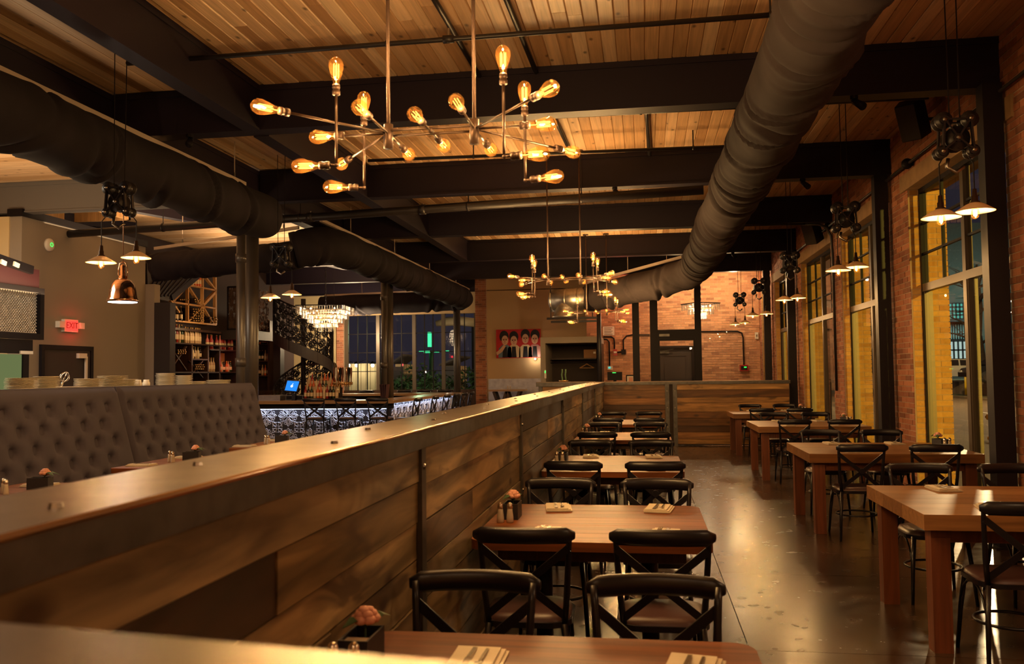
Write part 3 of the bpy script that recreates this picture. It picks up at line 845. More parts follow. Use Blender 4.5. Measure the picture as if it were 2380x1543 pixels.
for a, b in zip(cuts[:-1], cuts[1:]):
    MB().lohi((-1.125, a+.002, 1.338), (-.842, b-.002, 1.35)).build('cap_plate', 'steel_cap', part)
    MB().lohi((-.85, a+.002, 1.272), (-.842, b-.002, 1.338)).build('cap_flange', 'steel_edge', part)
    MB().lohi((-1.125, a+.002, 1.272), (-1.117, b-.002, 1.338)).build('cap_flange', 'steel_edge', part)
    MB().cyl((-.8445, a+.002, 1.3445), (-.8445, b-.002, 1.3445), .0062, n=10).build('glint_bead', 'cap_glint', part, True)  # bead added along the arris to carry the painted edge highlight
y = 1.25; k = 0
while y < 17:
    m = MB(); hexbolt(m, (-1.03 if k % 2 else -.93, y, 1.35), (0, 0, 1)); m.build('bolt', 'bolt_steel', part); y += .62; k += 1
for y in posts_y:
    MB().lohi((-.868, y-.032, .03), (-.848, y+.032, 1.272)).build('steel_strap', 'steel_edge', part)
    for z in (1.2, .75, .3):
        m = MB(); hexbolt(m, (-.848, y, z), (1, 0, 0)); m.build('bolt', 'bolt_steel', part)
# the near return, seen from just above
pn = thing('plank_partition', 'short plank partition with wide steel cap directly under the camera', 'partition', (-.54, .66, 0))
RN = -.125
def NB(name, a, b, m):
    o = MB().lohi(a, b).build(name, m); o.parent = pn; return o
NB('core', (-.50, -.30, .02), (1.0, -.035, 1.335), 'reclaimed_x')
NB('cap_plate', (-.56, -.34, 1.338), (1.05, .0, 1.35), 'steel_cap')
NB('cap_flange', (-.30, -.008, 1.272), (1.05, .0, 1.337), 'steel_edge')
pn.rotation_euler = (0, 0, RN)
# far screen, facing the room
YQ = 18.3
pf = thing('plank_partition', 'plank screen with two steel-strapped posts closing the far end of the room', 'partition', (1, YQ, 0))
XA, XB, XC = -.86, .42, WX-.27
MB().lohi((XA, YQ+.03, .02), (XC, YQ+.16, 1.30)).build('core', 'dark_wood', pf)
rws = [.10, .19, .12, .20, .13, .17, .22, .12]
for (x0, x1, hs) in ((XA, XB, [.12, .17, .14, .11, .2, .16, .2]), (XB+.24, XC, [.12, .16, .11, .19, .13, .16, .13, .15, .1])):
    z = 1.29
    k = 0
    while z > .05:
        z0 = max(z-hs[k % len(hs)], .02); p = rp_.uniform(0, .012)
        piece('plank', 'reclaimed_x', (x0+.002, YQ-.0-p, z0+.003), (x1-.002, YQ+.035, z-.003), pf); z = z0; k += 1
for x in (XB+.0, XB+.16):
    MB().lohi((x+.0, YQ-.03, .0), (x+.085, YQ+.12, 1.33)).build('steel_post', 'steel_edge', pf)
    for z in (1.15, .8, .4):
        m = MB(); hexbolt(m, (x+.04, YQ-.03, z), (0, -1, 0), .014); m.build('bolt', 'bolt_steel', pf)
MB().lohi((XA-.25, YQ-.05, 1.338), (XC+.02, YQ+.24, 1.352)).build('cap_plate', 'steel_cap', pf)
MB().lohi((XA, YQ-.05, 1.285), (XC+.02, YQ-.04, 1.338)).build('cap_flange', 'steel_edge', pf)
# the low front of the coat check, further left
pc = thing('plank_partition', 'low plank front with steel cap before the coat closet', 'partition', (-1.9, 19.3, 0))
XD = at(1252, 890, 19.2).x
MB().lohi((XD, 19.2, .02), (-1.12, 19.34, 1.31)).build('core', 'dark_wood', pc)
MB().lohi((XD-.05, 19.1, 1.338), (-1.1, 19.42, 1.352)).build('cap_plate', 'steel_cap', pc)
MB().lohi((XD-.05, 19.1, 1.25), (-1.1, 19.11, 1.338)).build('cap_flange', 'steel_edge', pc)
z = 1.28
for h in (.3, .3, .3, .3):
    piece('plank', 'reclaimed_x', (XD+.09, 19.17, z-h+.003), (-1.12, 19.205, z-.003), pc); z -= h
MB().lohi((XD, 19.15, .0), (XD+.085, 19.205, 1.29)).build('steel_post', 'steel_edge', pc)

# ================================================================== CHAIRS
def chair(name, seat_z, rail_z, label, cat):
    t = thing(name, label, cat)
    k = seat_z
    # seat: rounded square
    def rsq(hw, hd, n=6, r=.11):
        pts = []
        for cx, cy, a0 in ((hw-r, hd-r, 0), (-hw+r, hd-r, 90), (-hw+r, -hd+r, 180), (hw-r, -hd+r, 270)):
            for i in range(n+1):
                a = R(a0+90*i/n); pts.append((cx+r*math.cos(a), cy+r*math.sin(a)))
        return pts
    sp = rsq(.205, .20)
    clean(MB().slab([(x, y, k-.035) for x, y in sp], (0, 0, .025)).build('seat', 'chair_black', t))
    q = rsq(.195, .19)
    m = MB(); n = len(q)
    m.add([(x, y, k-.01) for x, y in q]+[(x*.96, y*.96, k+.012) for x, y in q]+[(x*.7, y*.7, k+.02) for x, y in q]+[(0, 0, k+.021)],
          [(i, (i+1) % n, n+(i+1) % n, n+i) for i in range(n)]+[(n+i, n+(i+1) % n, 2*n+(i+1) % n, 2*n+i) for i in range(n)]+[(2*n+i, 2*n+(i+1) % n, 3*n) for i in range(n)])
    m.build('seat_pad', 'seat_leather', t, True)
    for sx in (-1, 1):
        MB().tube([(sx*.165, .165, k-.02), (sx*.185, .19, k*.5), (sx*.20, .215, 0)], [.016, .014, .011], 8).build('leg', 'chair_black', t, True)
        MB().tube([(sx*.17, -.17, k-.02), (sx*.19, -.20, k*.5), (sx*.21, -.245, 0)], [.016, .014, .011], 8).build('leg', 'chair_black', t, True)
        MB().tube([(sx*.17, -.165, k-.03), (sx*.185, -.185, k+.12), (sx*.198, -.215, rail_z-.09), (sx*.203, -.232, rail_z-.03)], [.015, .0145, .013, .012], 8).build('back_post', 'chair_black', t, True)
    # curved top rail, fat in the middle
    pts, rr = [], []
    for i in range(13):
        u = -1+2*i/12; x = .226*u
        pts.append((x, -.238-.05*(1-u*u), rail_z-.040+.004*(1-u*u)))
        rr.append(1.0 if abs(u) < .93 else (.72 if abs(u) < .99 else .45))
    sec = [(.019*math.cos(2*PI*i/10), .037*math.sin(2*PI*i/10)) for i in range(10)]
    vs = MB().tube(pts, rr, sec=sec)
    vs.build('back_rail', 'chair_black', t, True)
    for sx in (-1, 1):
        a = Vector((sx*.196, -.222, rail_z-.10)); b = Vector((-sx*.17, -.178, k+.02)); c = (a+b)/2+Vector((0, -.012+.008*sx, 0))
        m = MB(); m.bar(a, c, .034, .008, (0, 1, 0)); m.bar(c, b, .034, .008, (0, 1, 0)); m.build('cross_strap', 'chair_black', t)
    cz = (rail_z-.10+k+.02)/2
    MB().cyl((0, -.232, cz), (0, -.197, cz), .026, n=12).build('cross_boss', 'chair_black', t)
    ring = [(.178*math.cos(2*PI*i/20), .178*math.sin(2*PI*i/20), k*.47) for i in range(20)]
    MB().tube(ring, .0085, 6, True).build('stretcher_ring', 'chair_black', t, True)
    for sx in (-1, 1):
        arc = [(sx*.187, .19*math.cos(PI*i/8), k*.47+.0+(k*.45)*math.sin(PI*i/8)) for i in range(9)]
        MB().tube(arc, .007, 5).build('bent_brace', 'chair_black', t, True)
    if seat_z > .6:
        ring = [(.2*math.cos(2*PI*i/20), .2*math.sin(2*PI*i/20), k*.26) for i in range(20)]
        MB().tube(ring, .009, 6, True).build('foot_ring', 'brass', t, True)
    return t
CH = chair('dining_chair', .455, .88, '', 'chair')
_used = [False]
def put_chair(x, y, rz, label, group):
    rz += rp_.uniform(-.04, .04)
    if not _used[0]:
        _used[0] = True
        CH.location = (x, y, 0); CH.rotation_euler = (0, 0, rz); CH['label'] = label; CH['group'] = group; return CH
    o = copy_tree(CH, (x, y, 0), rz, label); o['group'] = group
    return o
# ================================================================== TABLES
def rounded(x0, x1, y0, y1, r, n=5):
    pts = []
    for cx, cy, a0 in ((x1-r, y1-r, 0), (x0+r, y1-r, 90), (x0+r, y0+r, 180), (x1-r, y0+r, 270)):
        for i in range(n+1):
            a = R(a0+90*i/n); pts.append((cx+r*math.cos(a), cy+r*math.sin(a)))
    return pts
def clip_y(pts, a, b):
    def cut(ps, yv, keep_above):
        out = []
        for i in range(len(ps)):
            p, q = ps[i], ps[(i+1) % len(ps)]
            ip = (p[1] >= yv) if keep_above else (p[1] <= yv); iq = (q[1] >= yv) if keep_above else (q[1] <= yv)
            if ip: out.append(p)
            if ip != iq:
                f = (yv-p[1])/(q[1]-p[1]); out.append((p[0]+(q[0]-p[0])*f, yv))
        return out
    return cut(cut(pts, a, True), b, False)
def pedestal_table(x0, x1, y0, y1, label, m='table_wood', group=None, th=.045, r=.07, nb=5, z=.76):
    cx, cy = (x0+x1)/2, (y0+y1)/2
    t = thing('dining_table', label, 'table', (cx, cy, 0), group)
    pts = rounded(x0, x1, y0, y1, r)
    for i in range(nb):
        a, b = y0+(y1-y0)*i/nb, y0+(y1-y0)*(i+1)/nb
        cp = clip_y(pts, a+(.0015 if i else 0), b-(.0015 if i < nb-1 else 0))
        clean(MB().slab([(x, y, z-th) for x, y in cp], (0, 0, th)).build('top_board', m, t))
    MB().lohi((x0+.12, y0+.12, z-th-.07), (x1-.12, y1-.12, z-th)).build('apron', 'dark_wood', t)
    for sx in ((-.28, .28) if (x1-x0) > 1 else (0,)):
        MB().cyl((cx+sx, cy, .03), (cx+sx, cy, z-th-.07), .045, n=14).build('pedestal', 'black_steel', t, True)
        m2 = MB(); m2.bar((cx+sx, y0+.25, .02), (cx+sx, y1-.25, .02), .09, .04); m2.build('foot_bar', 'black_steel', t)
    return t
def leg_table(x0, x1, y0, y1, label, group=None, z=.76, th=.085):
    cx, cy = (x0+x1)/2, (y0+y1)/2
    t = thing('dining_table', label, 'table', (cx, cy, 0), group)
    nb = 6
    for i in range(nb):
        a, b = y0+(y1-y0)*i/nb, y0+(y1-y0)*(i+1)/nb
        MB().lohi((x0, a+(.0015 if i else 0), z-th), (x1, b-(.0015 if i < nb-1 else 0), z)).build('top_board', 'table_wood_light', t)
    for x in (x0+.05, x1-.15):
        for y in (y0+.06, y1-.16):
            MB().lohi((x, y, 0), (x+.1, y+.1, z-th)).build('leg', 'leg_wood', t)
    MB().lohi((x0+.15, y0+.09, z-th-.08), (x1-.15, y0+.13, z-th)).build('apron', 'leg_wood', t)
    MB().lohi((x0+.15, y1-.13, z-th-.08), (x1-.15, y1-.09, z-th)).build('apron', 'leg_wood', t)
    return t
ORD = ['first', 'second', 'third', 'fourth', 'fifth']
LT = [(1.30, 2.62), (4.06, 5.21), (6.92, 8.28), (10.15, 11.45), (13.15, 14.50)]
GT = 'tables along the plank partition'
for i, (a, b) in enumerate(LT):
    pedestal_table(-.845, .30, a, b, ['brown plank table right behind the near steel cap', 'brown plank table second along the partition, two napkins on its far edge', 'brown plank table third along the partition',
        'reddish plank table fourth along the partition', 'plank table fifth along the partition, by the far screen'][i], group=GT, m='table_wood')
RT = [(5.0, 6.22), (8.50, 9.82), (12.56, 14.05), (16.25, 17.55)]
RX = [(1.49, 3.06), (1.53, 3.08), (1.58, 3.1), (1.60, 3.1)]
for i, (a, b) in enumerate(RT):
    leg_table(RX[i][0], RX[i][1], a, b, ['thick four-legged timber table closest to the camera on the window side', 'thick four-legged timber table by the first black post, window side',
        'thick four-legged timber table third along the windows', 'thick four-legged timber table before the far screen, window side'][i], 'tables along the windows')
LCH = [(None, 2.66), (4.02, 5.28), (6.86, 8.44), (10.10, 11.55), (13.10, 14.66)]
for i, (n_, f_) in enumerate(LCH):
    for sx, x in (('partition side', -.55), ('aisle side', .06)):
        if n_: put_chair(x, n_+.02, 0, 'black cross-back chair, %s, with its back to the camera at the %s partition table' % (sx, ORD[i]), 'chairs at the partition tables')
        put_chair(x-(.03 if i == 0 else 0), f_-.0, PI, 'black cross-back chair, %s, facing the camera across the %s partition table' % (sx, ORD[i]), 'chairs at the partition tables')
RCH = [(4.95, 6.28), (8.44, 9.92), (12.50, 14.15), (16.2, 17.68)]
for i, (n_, f_) in enumerate(RCH):
    for sx, x in (('aisle side', [1.90, 1.93, 2.02, 2.08][i]), ('glass side', [2.52, 2.58, 2.68, 2.74][i])):
        put_chair(x, n_+.02, 0, 'black cross-back chair, %s, with its back to the camera at the %s window table' % (sx, ORD[i]), 'chairs at the window tables')
        put_chair(x+.02, f_, PI, 'black cross-back chair, %s, facing the camera across the %s window table' % (sx, ORD[i]), 'chairs at the window tables')

# ================================================================== TABLE SETTINGS
def cutlery_fork(m, x, y, z, L=.17):
    m.bar((x, y-L/2, z), (x, y+L*.18, z+.001), .008, .003)
    m.bar((x, y+L*.18, z+.001), (x, y+L*.30, z+.004), .022, .003)
    for k in (-1, 0, 1): m.bar((x+k*.008, y+L*.30, z+.004), (x+k*.008, y+L*.5, z+.006), .004, .002)
def napkin():
    t = thing('napkin', '', 'napkin')
    m = MB()
    # three folded layers that fan a little
    for k, (hw, hl, zz) in enumerate(((.074, .115, 0), (.070, .112, .006), (.062, .106, .012))):
        n = 6
        vs = []
        for j in range(n+1):
            u = -1+2*j/n
            for s_ in (-1, 1): vs.append((s_*hw+(k*.005), u*hl, zz+.003*u*u))
        top = [(x, y, z+.005) for x, y, z in vs]; b = len(vs)
        fs = []
        for j in range(n):
            a = 2*j; fs += [(a, a+2, a+3, a+1), (b+a, b+a+1, b+a+3, b+a+2), (a, b+a, b+a+2, a+2), (a+1, a+3, b+a+3, b+a+1)]
        fs += [(0, 1, b+1, b), (2*n, b+2*n, b+2*n+1, 2*n+1)]
        m.add(vs+top, fs)
    m.build('folded_cloth', 'linen', t)
    f = MB(); cutlery_fork(f, -.018, .0, .022); f.build('fork', 'cutlery', t)
    kn = MB(); kn.bar((.018, -.085, .022), (.018, .0, .023), .012, .006); kn.bar((.018, .0, .023), (.018, .098, .023), .018, .002, (0, 0, 1)); kn.build('knife', 'cutlery', t)
    return t
NAP = napkin(); _nu = [False]
def put_napkin(x, y, rz, z, label, group):
    if not _nu[0]:
        _nu[0] = True; NAP.location = (x, y, z); NAP.rotation_euler = (0, 0, rz); NAP['label'] = label; NAP['group'] = group; return
    o = copy_tree(NAP, (x, y, z), rz, label); o['group'] = group
def shaker():
    t = thing('shaker', '', 'shaker')
    MB().lathe([(.018, 0), (.020, .004), (.019, .03), (.015, .06), (.014, .075)], 12).build('glass_body', 'shaker_glass', t, True)
    MB().lathe([(.0155, .075), (.016, .082), (.014, .098), (.007, .106), (0, .108)], 12).build('metal_cap', 'cutlery', t, True)
    return t
SHK = shaker(); _su = [False]
def put_shaker(x, y, z, label, group):
    if not _su[0]:
        _su[0] = True; SHK.location = (x, y, z); SHK['label'] = label; SHK['group'] = group; return
    o = copy_tree(SHK, (x, y, z), 0, label); o['group'] = group
def caddy():
    t = thing('caddy', '', 'caddy')
    m = MB()
    a, b, h = .075, .042, .085
    m.lohi((-a, -b, 0), (a, b, .006))
    for q in (((-a, -b, .006), (a, -b+.006, h)), ((-a, b-.006, .006), (a, b, h)), ((-a, -b+.006, .006), (-a+.006, b-.006, h)), ((a-.006, -b+.006, .006), (a, b-.006, h))): m.lohi(*q)
    m.build('box', 'caddy_black', t)
    MB().lohi((-a+.006, -b+.006, .006), (-.01, b-.006, .075)).build('packets', 'linen', t)
    fm = MB()
    for ring_, rr, zz in ((6, .034, .0), (5, .022, .012), (3, .010, .02)):
        for i in range(ring_):
            an = 2*PI*i/ring_+ring_; fm.ball((.035+rr*.7*math.cos(an), rr*.7*math.sin(an), .115+zz), .02, 6, 4, (1, 1, .7))
    fm.build('flower_head', 'petal', t, True)
    MB().tube([(.035, 0, .006), (.035, 0, .11)], .003, 5).build('stem', 'leaf_green', t)
    for k, (dx, dy) in enumerate(((.10, .02), (.09, -.05), (-.05, .05))):
        lf = MB()
        p = Vector((.03, 0, .09)); e = p+Vector((dx, dy, .01)); s_ = Vector((-dy, dx, 0)).normalized()*.022
        mid = (p+e)/2+Vector((0, 0, .025))
        lf.add([p, mid+s_, e, mid-s_, mid+Vector((0, 0, .006))], [(0, 4, 1), (1, 4, 2), (2, 4, 3), (3, 4, 0)])
        lf.add([v+Vector((0, 0, -.002)) for v in (p, mid+s_, e, mid-s_)], [(0, 1, 2, 3)])
        lf.build('leaf', 'leaf_green', t)
    return t
CAD = caddy(); _cu = [False]
def put_caddy(x, y, z, rz, label, group):
    if not _cu[0]:
        _cu[0] = True; CAD.location = (x, y, z); CAD.rotation_euler = (0, 0, rz); CAD['label'] = label; CAD['group'] = group; return
    o = copy_tree(CAD, (x, y, z), rz, label); o['group'] = group
ZT_ = .7602
for i, (a, b) in enumerate(LT):
    for sx, x in (('partition side', -.53), ('aisle side', .05)):
        for sy, y, ang in (('far edge', b-.17, PI), ('near edge', a+.19, 0)):
            if i == 0 and sy == 'near edge': continue
            put_napkin(x+(.02 if i else .06), y-(.12 if i == 0 else 0), ang+rp_.uniform(-.2, .2), ZT_, 'folded napkin with fork and knife, %s, %s of the %s partition table' % (sx, sy, ORD[i]), 'napkins on the partition tables')
    yy = (a+b)/2+(.02 if i else .29)
    put_caddy(-.735 if i else -.785, yy+.06, ZT_, PI/2, 'black caddy with a pink flower on the %s partition table' % ORD[i], 'caddies on the tables')
    put_shaker(-.725 if i else -.755, yy-.09, ZT_, 'salt shaker with metal cap on the %s partition table' % ORD[i], 'shakers on the partition tables')
    put_shaker(-.775 if i else -.81, yy-.095, ZT_, 'pepper shaker against the planks on the %s partition table' % ORD[i], 'shakers on the partition tables')
for i, (a, b) in enumerate(RT):
    for sx, x in (('aisle side', 1.92+.05*i), ('glass side', 2.56+.04*i)):
        for sy, y, ang in (('far edge', b-.2, PI), ('near edge', a+.22, 0)):
            put_napkin(x, y, ang+rp_.uniform(-.25, .25), ZT_, 'folded napkin with fork and knife, %s, %s of the %s window table' % (sx, sy, ORD[i]), 'napkins on the window tables')
    yy = (a+b)/2
    put_caddy(2.94, yy+.1, ZT_, PI/2+.3, 'black caddy with a flower on the %s window table' % ORD[i], 'caddies on the tables')
    put_shaker(2.93, yy-.06, ZT_, 'salt shaker by the glass on the %s window table' % ORD[i], 'shakers on the window tables')
    put_shaker(2.98, yy-.05, ZT_, 'pepper shaker by the glass on the %s window table' % ORD[i], 'shakers on the window tables')

# ================================================================== BANQUETTE AND ITS TABLES
def banq(y0, y1, label):
    t = thing('banquette', label, 'banquette', (-5.2, (y0+y1)/2, 0), 'tufted banquettes along the kitchen pass')
    zt_, zb = 1.465, .46
    xt, xb = -5.45, -5.17
    # deep-buttoned back: a fine sheet pinched at each button
    DU, DV = .285, .165
    nu = max(8, int((y1-y0)/.036)); nv = 30
    vs = []; btn = []
    rowsn = 5
    top_v = .86
    for r_ in range(rowsn):
        v = top_v - .165*(r_+.4)
        off = (r_ % 2)*DU/2
        y = y0+.14+off
        while y < y1-.08:
            btn.append((y, v)); y += DU
    Hh = zt_-zb
    for j in range(nv+1):
        v = j/nv
        for i in range(nu+1):
            yy = y0+(y1-y0)*i/nu
            edge = min(yy-y0, y1-yy); e = min(1, edge/.05); e = 1-(1-e)**2
            d = .055*e*(min(1, (1-v)/.05))
            for (by, bv) in btn:
                du = yy-by; dv = (v-bv)*Hh
                if abs(du) < .2 and abs(dv) < .2:
                    q = math.hypot(du, dv)
                    d -= .085*math.exp(-(q/.040)**2)+.012*math.exp(-(q/.085)**2)
                    # diagonal pleats towards the neighbours
                    for sx in (-1, 1):
                        for sy in (-1, 1):
                            ax, ay = sx*DU/2, sy*.165*Hh
                            L_ = math.hypot(ax, ay); tt = (du*ax+dv*ay)/(L_*L_)
                            if 0 < tt < .5:
                                dist = abs(du*ay-dv*ax)/L_
                                d -= .026*math.exp(-(dist/.012)**2)*(1-tt)
            x = xb+(xt-xb)*v + d
            vs.append((x, yy, zb+Hh*v))
    fs = [(j*(nu+1)+i, j*(nu+1)+i+1, (j+1)*(nu+1)+i+1, (j+1)*(nu+1)+i) for j in range(nv) for i in range(nu)]
    MB().add(vs, fs).build('tufted_back', 'tuft_grey', t, True)
    for (by, bv) in btn:
        if y0+.05 < by < y1-.05:
            x = xb+(xt-xb)*bv-.020
            MB().ball((x, by, zb+Hh*bv), .013, 6, 4, (.6, 1, 1)).build('button', 'tuft_grey', t, True)
    # rolled top, end cheek, shell
    MB().slab([(xt-.12, y0, zt_), (xt+.01, y0, zt_), (xb, y0, zb), (xb-.3, y0, zb-.4), (xt-.12, y0, .02)], (0, y1-y0, 0)).build('shell', 'tuft_grey', t)
    MB().lohi((xb+.0, y0+.01, .36), (-4.62, y1-.01, .46)).build('seat_cushion', 'tuft_grey', t)
    MB().lohi((xb-.2, y0+.01, .02), (-4.68, y1-.01, .36)).build('seat_base', 'dark_wood', t)
    return t
banq(4.4, 8.18, 'grey button-tufted banquette, the length holding the first caddy table')
banq(8.2, 11.34, 'grey button-tufted banquette, the length ending at the round column')
BT = [(-4.72, -3.82, 4.85, 6.0), (-4.68, -3.80, 6.98, 8.10), (-4.60, -3.75, 9.0, 10.2)]
BORD = ['first', 'second', 'third']
for i, (x0, x1, y0, y1) in enumerate(BT):
    pedestal_table(x0, x1, y0, y1, '%s small wooden table along the tufted banquette' % BORD[i], group='tables along the banquette', r=.03, nb=4)
    yy = (y0+y1)/2
    put_caddy(-4.28 if i else -4.33, yy+(.12 if i else .22), ZT_, .2, 'black caddy with a pale flower on the %s banquette table' % BORD[i], 'caddies on the tables')
    put_shaker(-4.42, yy-.03, ZT_, 'salt shaker beside the caddy on the %s banquette table' % BORD[i], 'shakers on the banquette tables')
    put_shaker(-4.36, yy-.08, ZT_, 'pepper shaker beside the caddy on the %s banquette table' % BORD[i], 'shakers on the banquette tables')
    put_napkin(-4.5, y0+.2, PI/2, ZT_, 'folded napkin at the near end of the %s banquette table' % BORD[i], 'napkins on the banquette tables')
    put_napkin(-4.02, yy+.0, PI/2+.2, ZT_, 'folded napkin on the aisle edge of the %s banquette table' % BORD[i], 'napkins on the banquette tables')
    put_napkin(-4.45, y1-.2, PI/2, ZT_, 'folded napkin at the far end of the %s banquette table' % BORD[i], 'napkins on the banquette tables')
# ================================================================== FABRIC DUCTS
rd = random.Random(21)
def duct(name, path, r, label, fabric='duct_fabric', fold=.06, step=.032, joints=1.1, rail=None, sag=0.0, taper=None, ringend=None):
    """soft round duct: folds pinch the cloth between its hoops"""
    t = thing(name, label, 'duct', path[0], 'fabric ducts')
    pts = [Vector(p) for p in path]
    seg = [(pts[i+1]-pts[i]).length for i in range(len(pts)-1)]
    tot = sum(seg); n = int(tot/step)
    def pos(s_):
        for i, L_ in enumerate(seg):
            if s_ <= L_ or i == len(seg)-1: return pts[i]+(pts[i+1]-pts[i])*(s_/L_)
            s_ -= L_
    ns = 36
    vs = []
    raw = [pos(tot*i/n) for i in range(n+1)]
    kk = 6
    sm = [sum((raw[min(max(i+d, 0), n)] for d in range(-kk, kk+1)), Vector())/(2*kk+1) for i in range(n+1)]
    sm[0], sm[-1] = raw[0], raw[-1]
    cr = []
    s0 = .2
    while s0 < tot:
        cr.append((s0, rd.uniform(-.22, .22), rd.uniform(-.16, .16), rd.uniform(.45, 1.5), rd.uniform(.025, .06), rd.uniform(PI, 2*PI), rd.uniform(.9, 2.6)))
        if rd.random() < .55: cr.append((s0+rd.uniform(.05, .16), rd.uniform(-.25, .25), rd.uniform(-.16, .16), rd.uniform(.3, .9), rd.uniform(.02, .035), rd.uniform(PI, 2*PI), rd.uniform(.5, 1.3)))
        s0 += joints*rd.uniform(.35, 1.0)
    for i in range(n+1):
        s_ = tot*i/n
        d = (sm[min(i+1, n)]-sm[max(i-1, 0)]).normalized()
        x, y, _ = frame_of(d)
        rr = r if not taper else r+(taper-r)*i/n
        near = [c for c in cr if abs(c[0]-s_) < .75]
        for a in range(ns):
            th = 2*PI*a/ns
            c_, s2 = math.cos(th), math.sin(th)
            dep = 0
            for (sc_, ka, kb, am, wd_, th0, tw) in near:
                u = s_+ka*c_+kb*s2-sc_
                da = (th-th0+PI) % (2*PI)-PI
                g_ = math.exp(-(da/tw)**2)
                dep += fold*am*g_*(math.exp(-(u/wd_)**2)-.55*math.exp(-((u-wd_*2.6)/(wd_*1.6))**2)-.4*math.exp(-((u+wd_*2.8)/(wd_*2))**2))
            w_ = .006*math.sin(4*th+3*s_)+.005*math.sin(3*th-5.3*s_)
            ra = rr - dep + w_
            vs.append(sm[i]+x*(ra*c_)+y*(ra*s2*1.0)+Vector((0, 0, -sag*abs(math.sin(PI*s_/joints)))))
    fs = [(i*ns+a, i*ns+(a+1) % ns, (i+1)*ns+(a+1) % ns, (i+1)*ns+a) for i in range(n) for a in range(ns)]
    fs += [tuple(range(ns-1, -1, -1)), tuple(n*ns+a for a in range(ns))]
    MB().add(vs, fs).build('fabric_tube', fabric, t, True)
    return t
d1 = duct('fabric_duct', [(1.12, .6, 3.72), (1.12, 17.9, 3.72), (1.0, 18.55, 3.66), (.4, 19.2, 3.52), (-1.25, 20.6, 3.34)], .275, 'large grey fabric duct over the aisle, bending left at its far end', fold=.075, taper=.335)
a, b = Vector((.85, 18.75, 4.02)), Vector((-1.3, 20.6, 3.72))
MB().bar(a, b, .05, .06).build('rail', 'rail_metal', d1)
for k in (.15, .55, .9):
    p = a+(b-a)*k; MB().cyl(p, (p.x, p.y, 4.555), .006, n=6).build('hanger_wire', 'rail_metal', d1)
md = thing('metal_duct', 'shiny round metal duct joined to the end of the aisle duct', 'duct', (-1.3, 20.7, 3.3))
q0, q1 = Vector((-1.20, 20.52, 3.34)), Vector((-2.20, 20.72, 3.31))
dd = (q1-q0).normalized()
MB().cyl(q0-dd*.08, q0+dd*.05, .345, n=28).build('end_collar', 'frame_black', md, True)
MB().cyl(q0+dd*.05, q1, .27, n=28).build('pipe', 'galvanised', md, True)
for k in (.3, .62, .97):
    p = q0+(q1-q0)*k; MB().cyl(p-dd*.02, p+dd*.02, .28, n=28).build('seam_ring', 'galvanised', md, True)
bx_ = q0+(q1-q0)*.66
MB().lathe([(.25, .0), (.25, -.22), (.30, -.40), (.33, -.42)], 24, bx_).build('boot', 'galvanised', md, True)
for k, zz_ in enumerate((2.86, 2.78)):
    MB().bar((-2.3+.1*k, 20.5, zz_), (-1.1, 20.5, zz_), .05, .05).build('support_bar', 'frame_black', md)
for xx_ in (-2.2, -1.2): MB().cyl((xx_, 20.5, 2.86), (xx_, 20.5, 4.515), .012, n=8).build('support_rod', 'frame_black', md)
dl = duct('fabric_duct', [(-5.15, 1.2, 3.74), (-5.15, 11.05, 3.74)], .30, 'black fabric duct above the banquette, its end beside the first round column', 'duct_black', fold=.09, joints=1.3)
dr = duct('fabric_duct', [(-5.62, 13.2, 3.60), (-5.3, 13.35, 3.70), (-5.15, 13.8, 3.74), (-5.12, 24.1, 3.74), (-5.25, 24.55, 3.73), (-5.7, 24.65, 3.72), (-9.6, 24.65, 3.64)], .30, 'black fabric duct running on behind the column and over the bar', 'duct_black', fold=.06, joints=1.5)
dx_ = duct('fabric_duct', [(-8.3, 13.6, 3.46), (-5.55, 13.28, 3.53)], .235, 'short black fabric duct reaching across from the kitchen wall', 'duct_black', fold=.05, joints=1.2)
_tb = dx_.children[0]; _tb.name = 'branch_tube'; _tb.location = wo(dx_)-wo(dr); _tb.parent = dr; bpy.data.objects.remove(dx_)
# light rails the ducts hang from
def rail(pa, pb, label, wires):
    t = thing('duct_rail', label, 'rail', pa, 'duct hanging rails')
    MB().bar(pa, pb, .05, .05).build('rail', 'rail_metal', t)
    for k in wires:
        p = Vector(pa)+(Vector(pb)-Vector(pa))*k
        MB().cyl(p+Vector((0, 0, .02)), (p.x, p.y, 4.555), .007, n=6).build('hanger_wire', 'rail_metal', t)
        MB().cyl(p+Vector((0, 0, .02)), p+Vector((0, 0, .09)), .013, n=8).build('turnbuckle', 'bolt_steel', t)
rail((-5.05, 1.2, 4.03), (-5.05, 10.3, 4.03), 'pale metal rail above the banquette duct', (.5, .77, .97))
rail((-5.05, 12.95, 4.03), (-5.05, 24.6, 4.03), 'pale metal rail above the duct over the bar', (.12, .35, .6, .85))
rail((-8.25, 13.5, 3.76), (-5.55, 13.25, 3.98), 'pale metal rail above the cross duct by the kitchen', (.2, .6, .9))
rail((-9.5, 24.65, 3.97), (-5.6, 24.65, 4.04), 'pale metal rail above the duct over the far windows', (.3, .8))

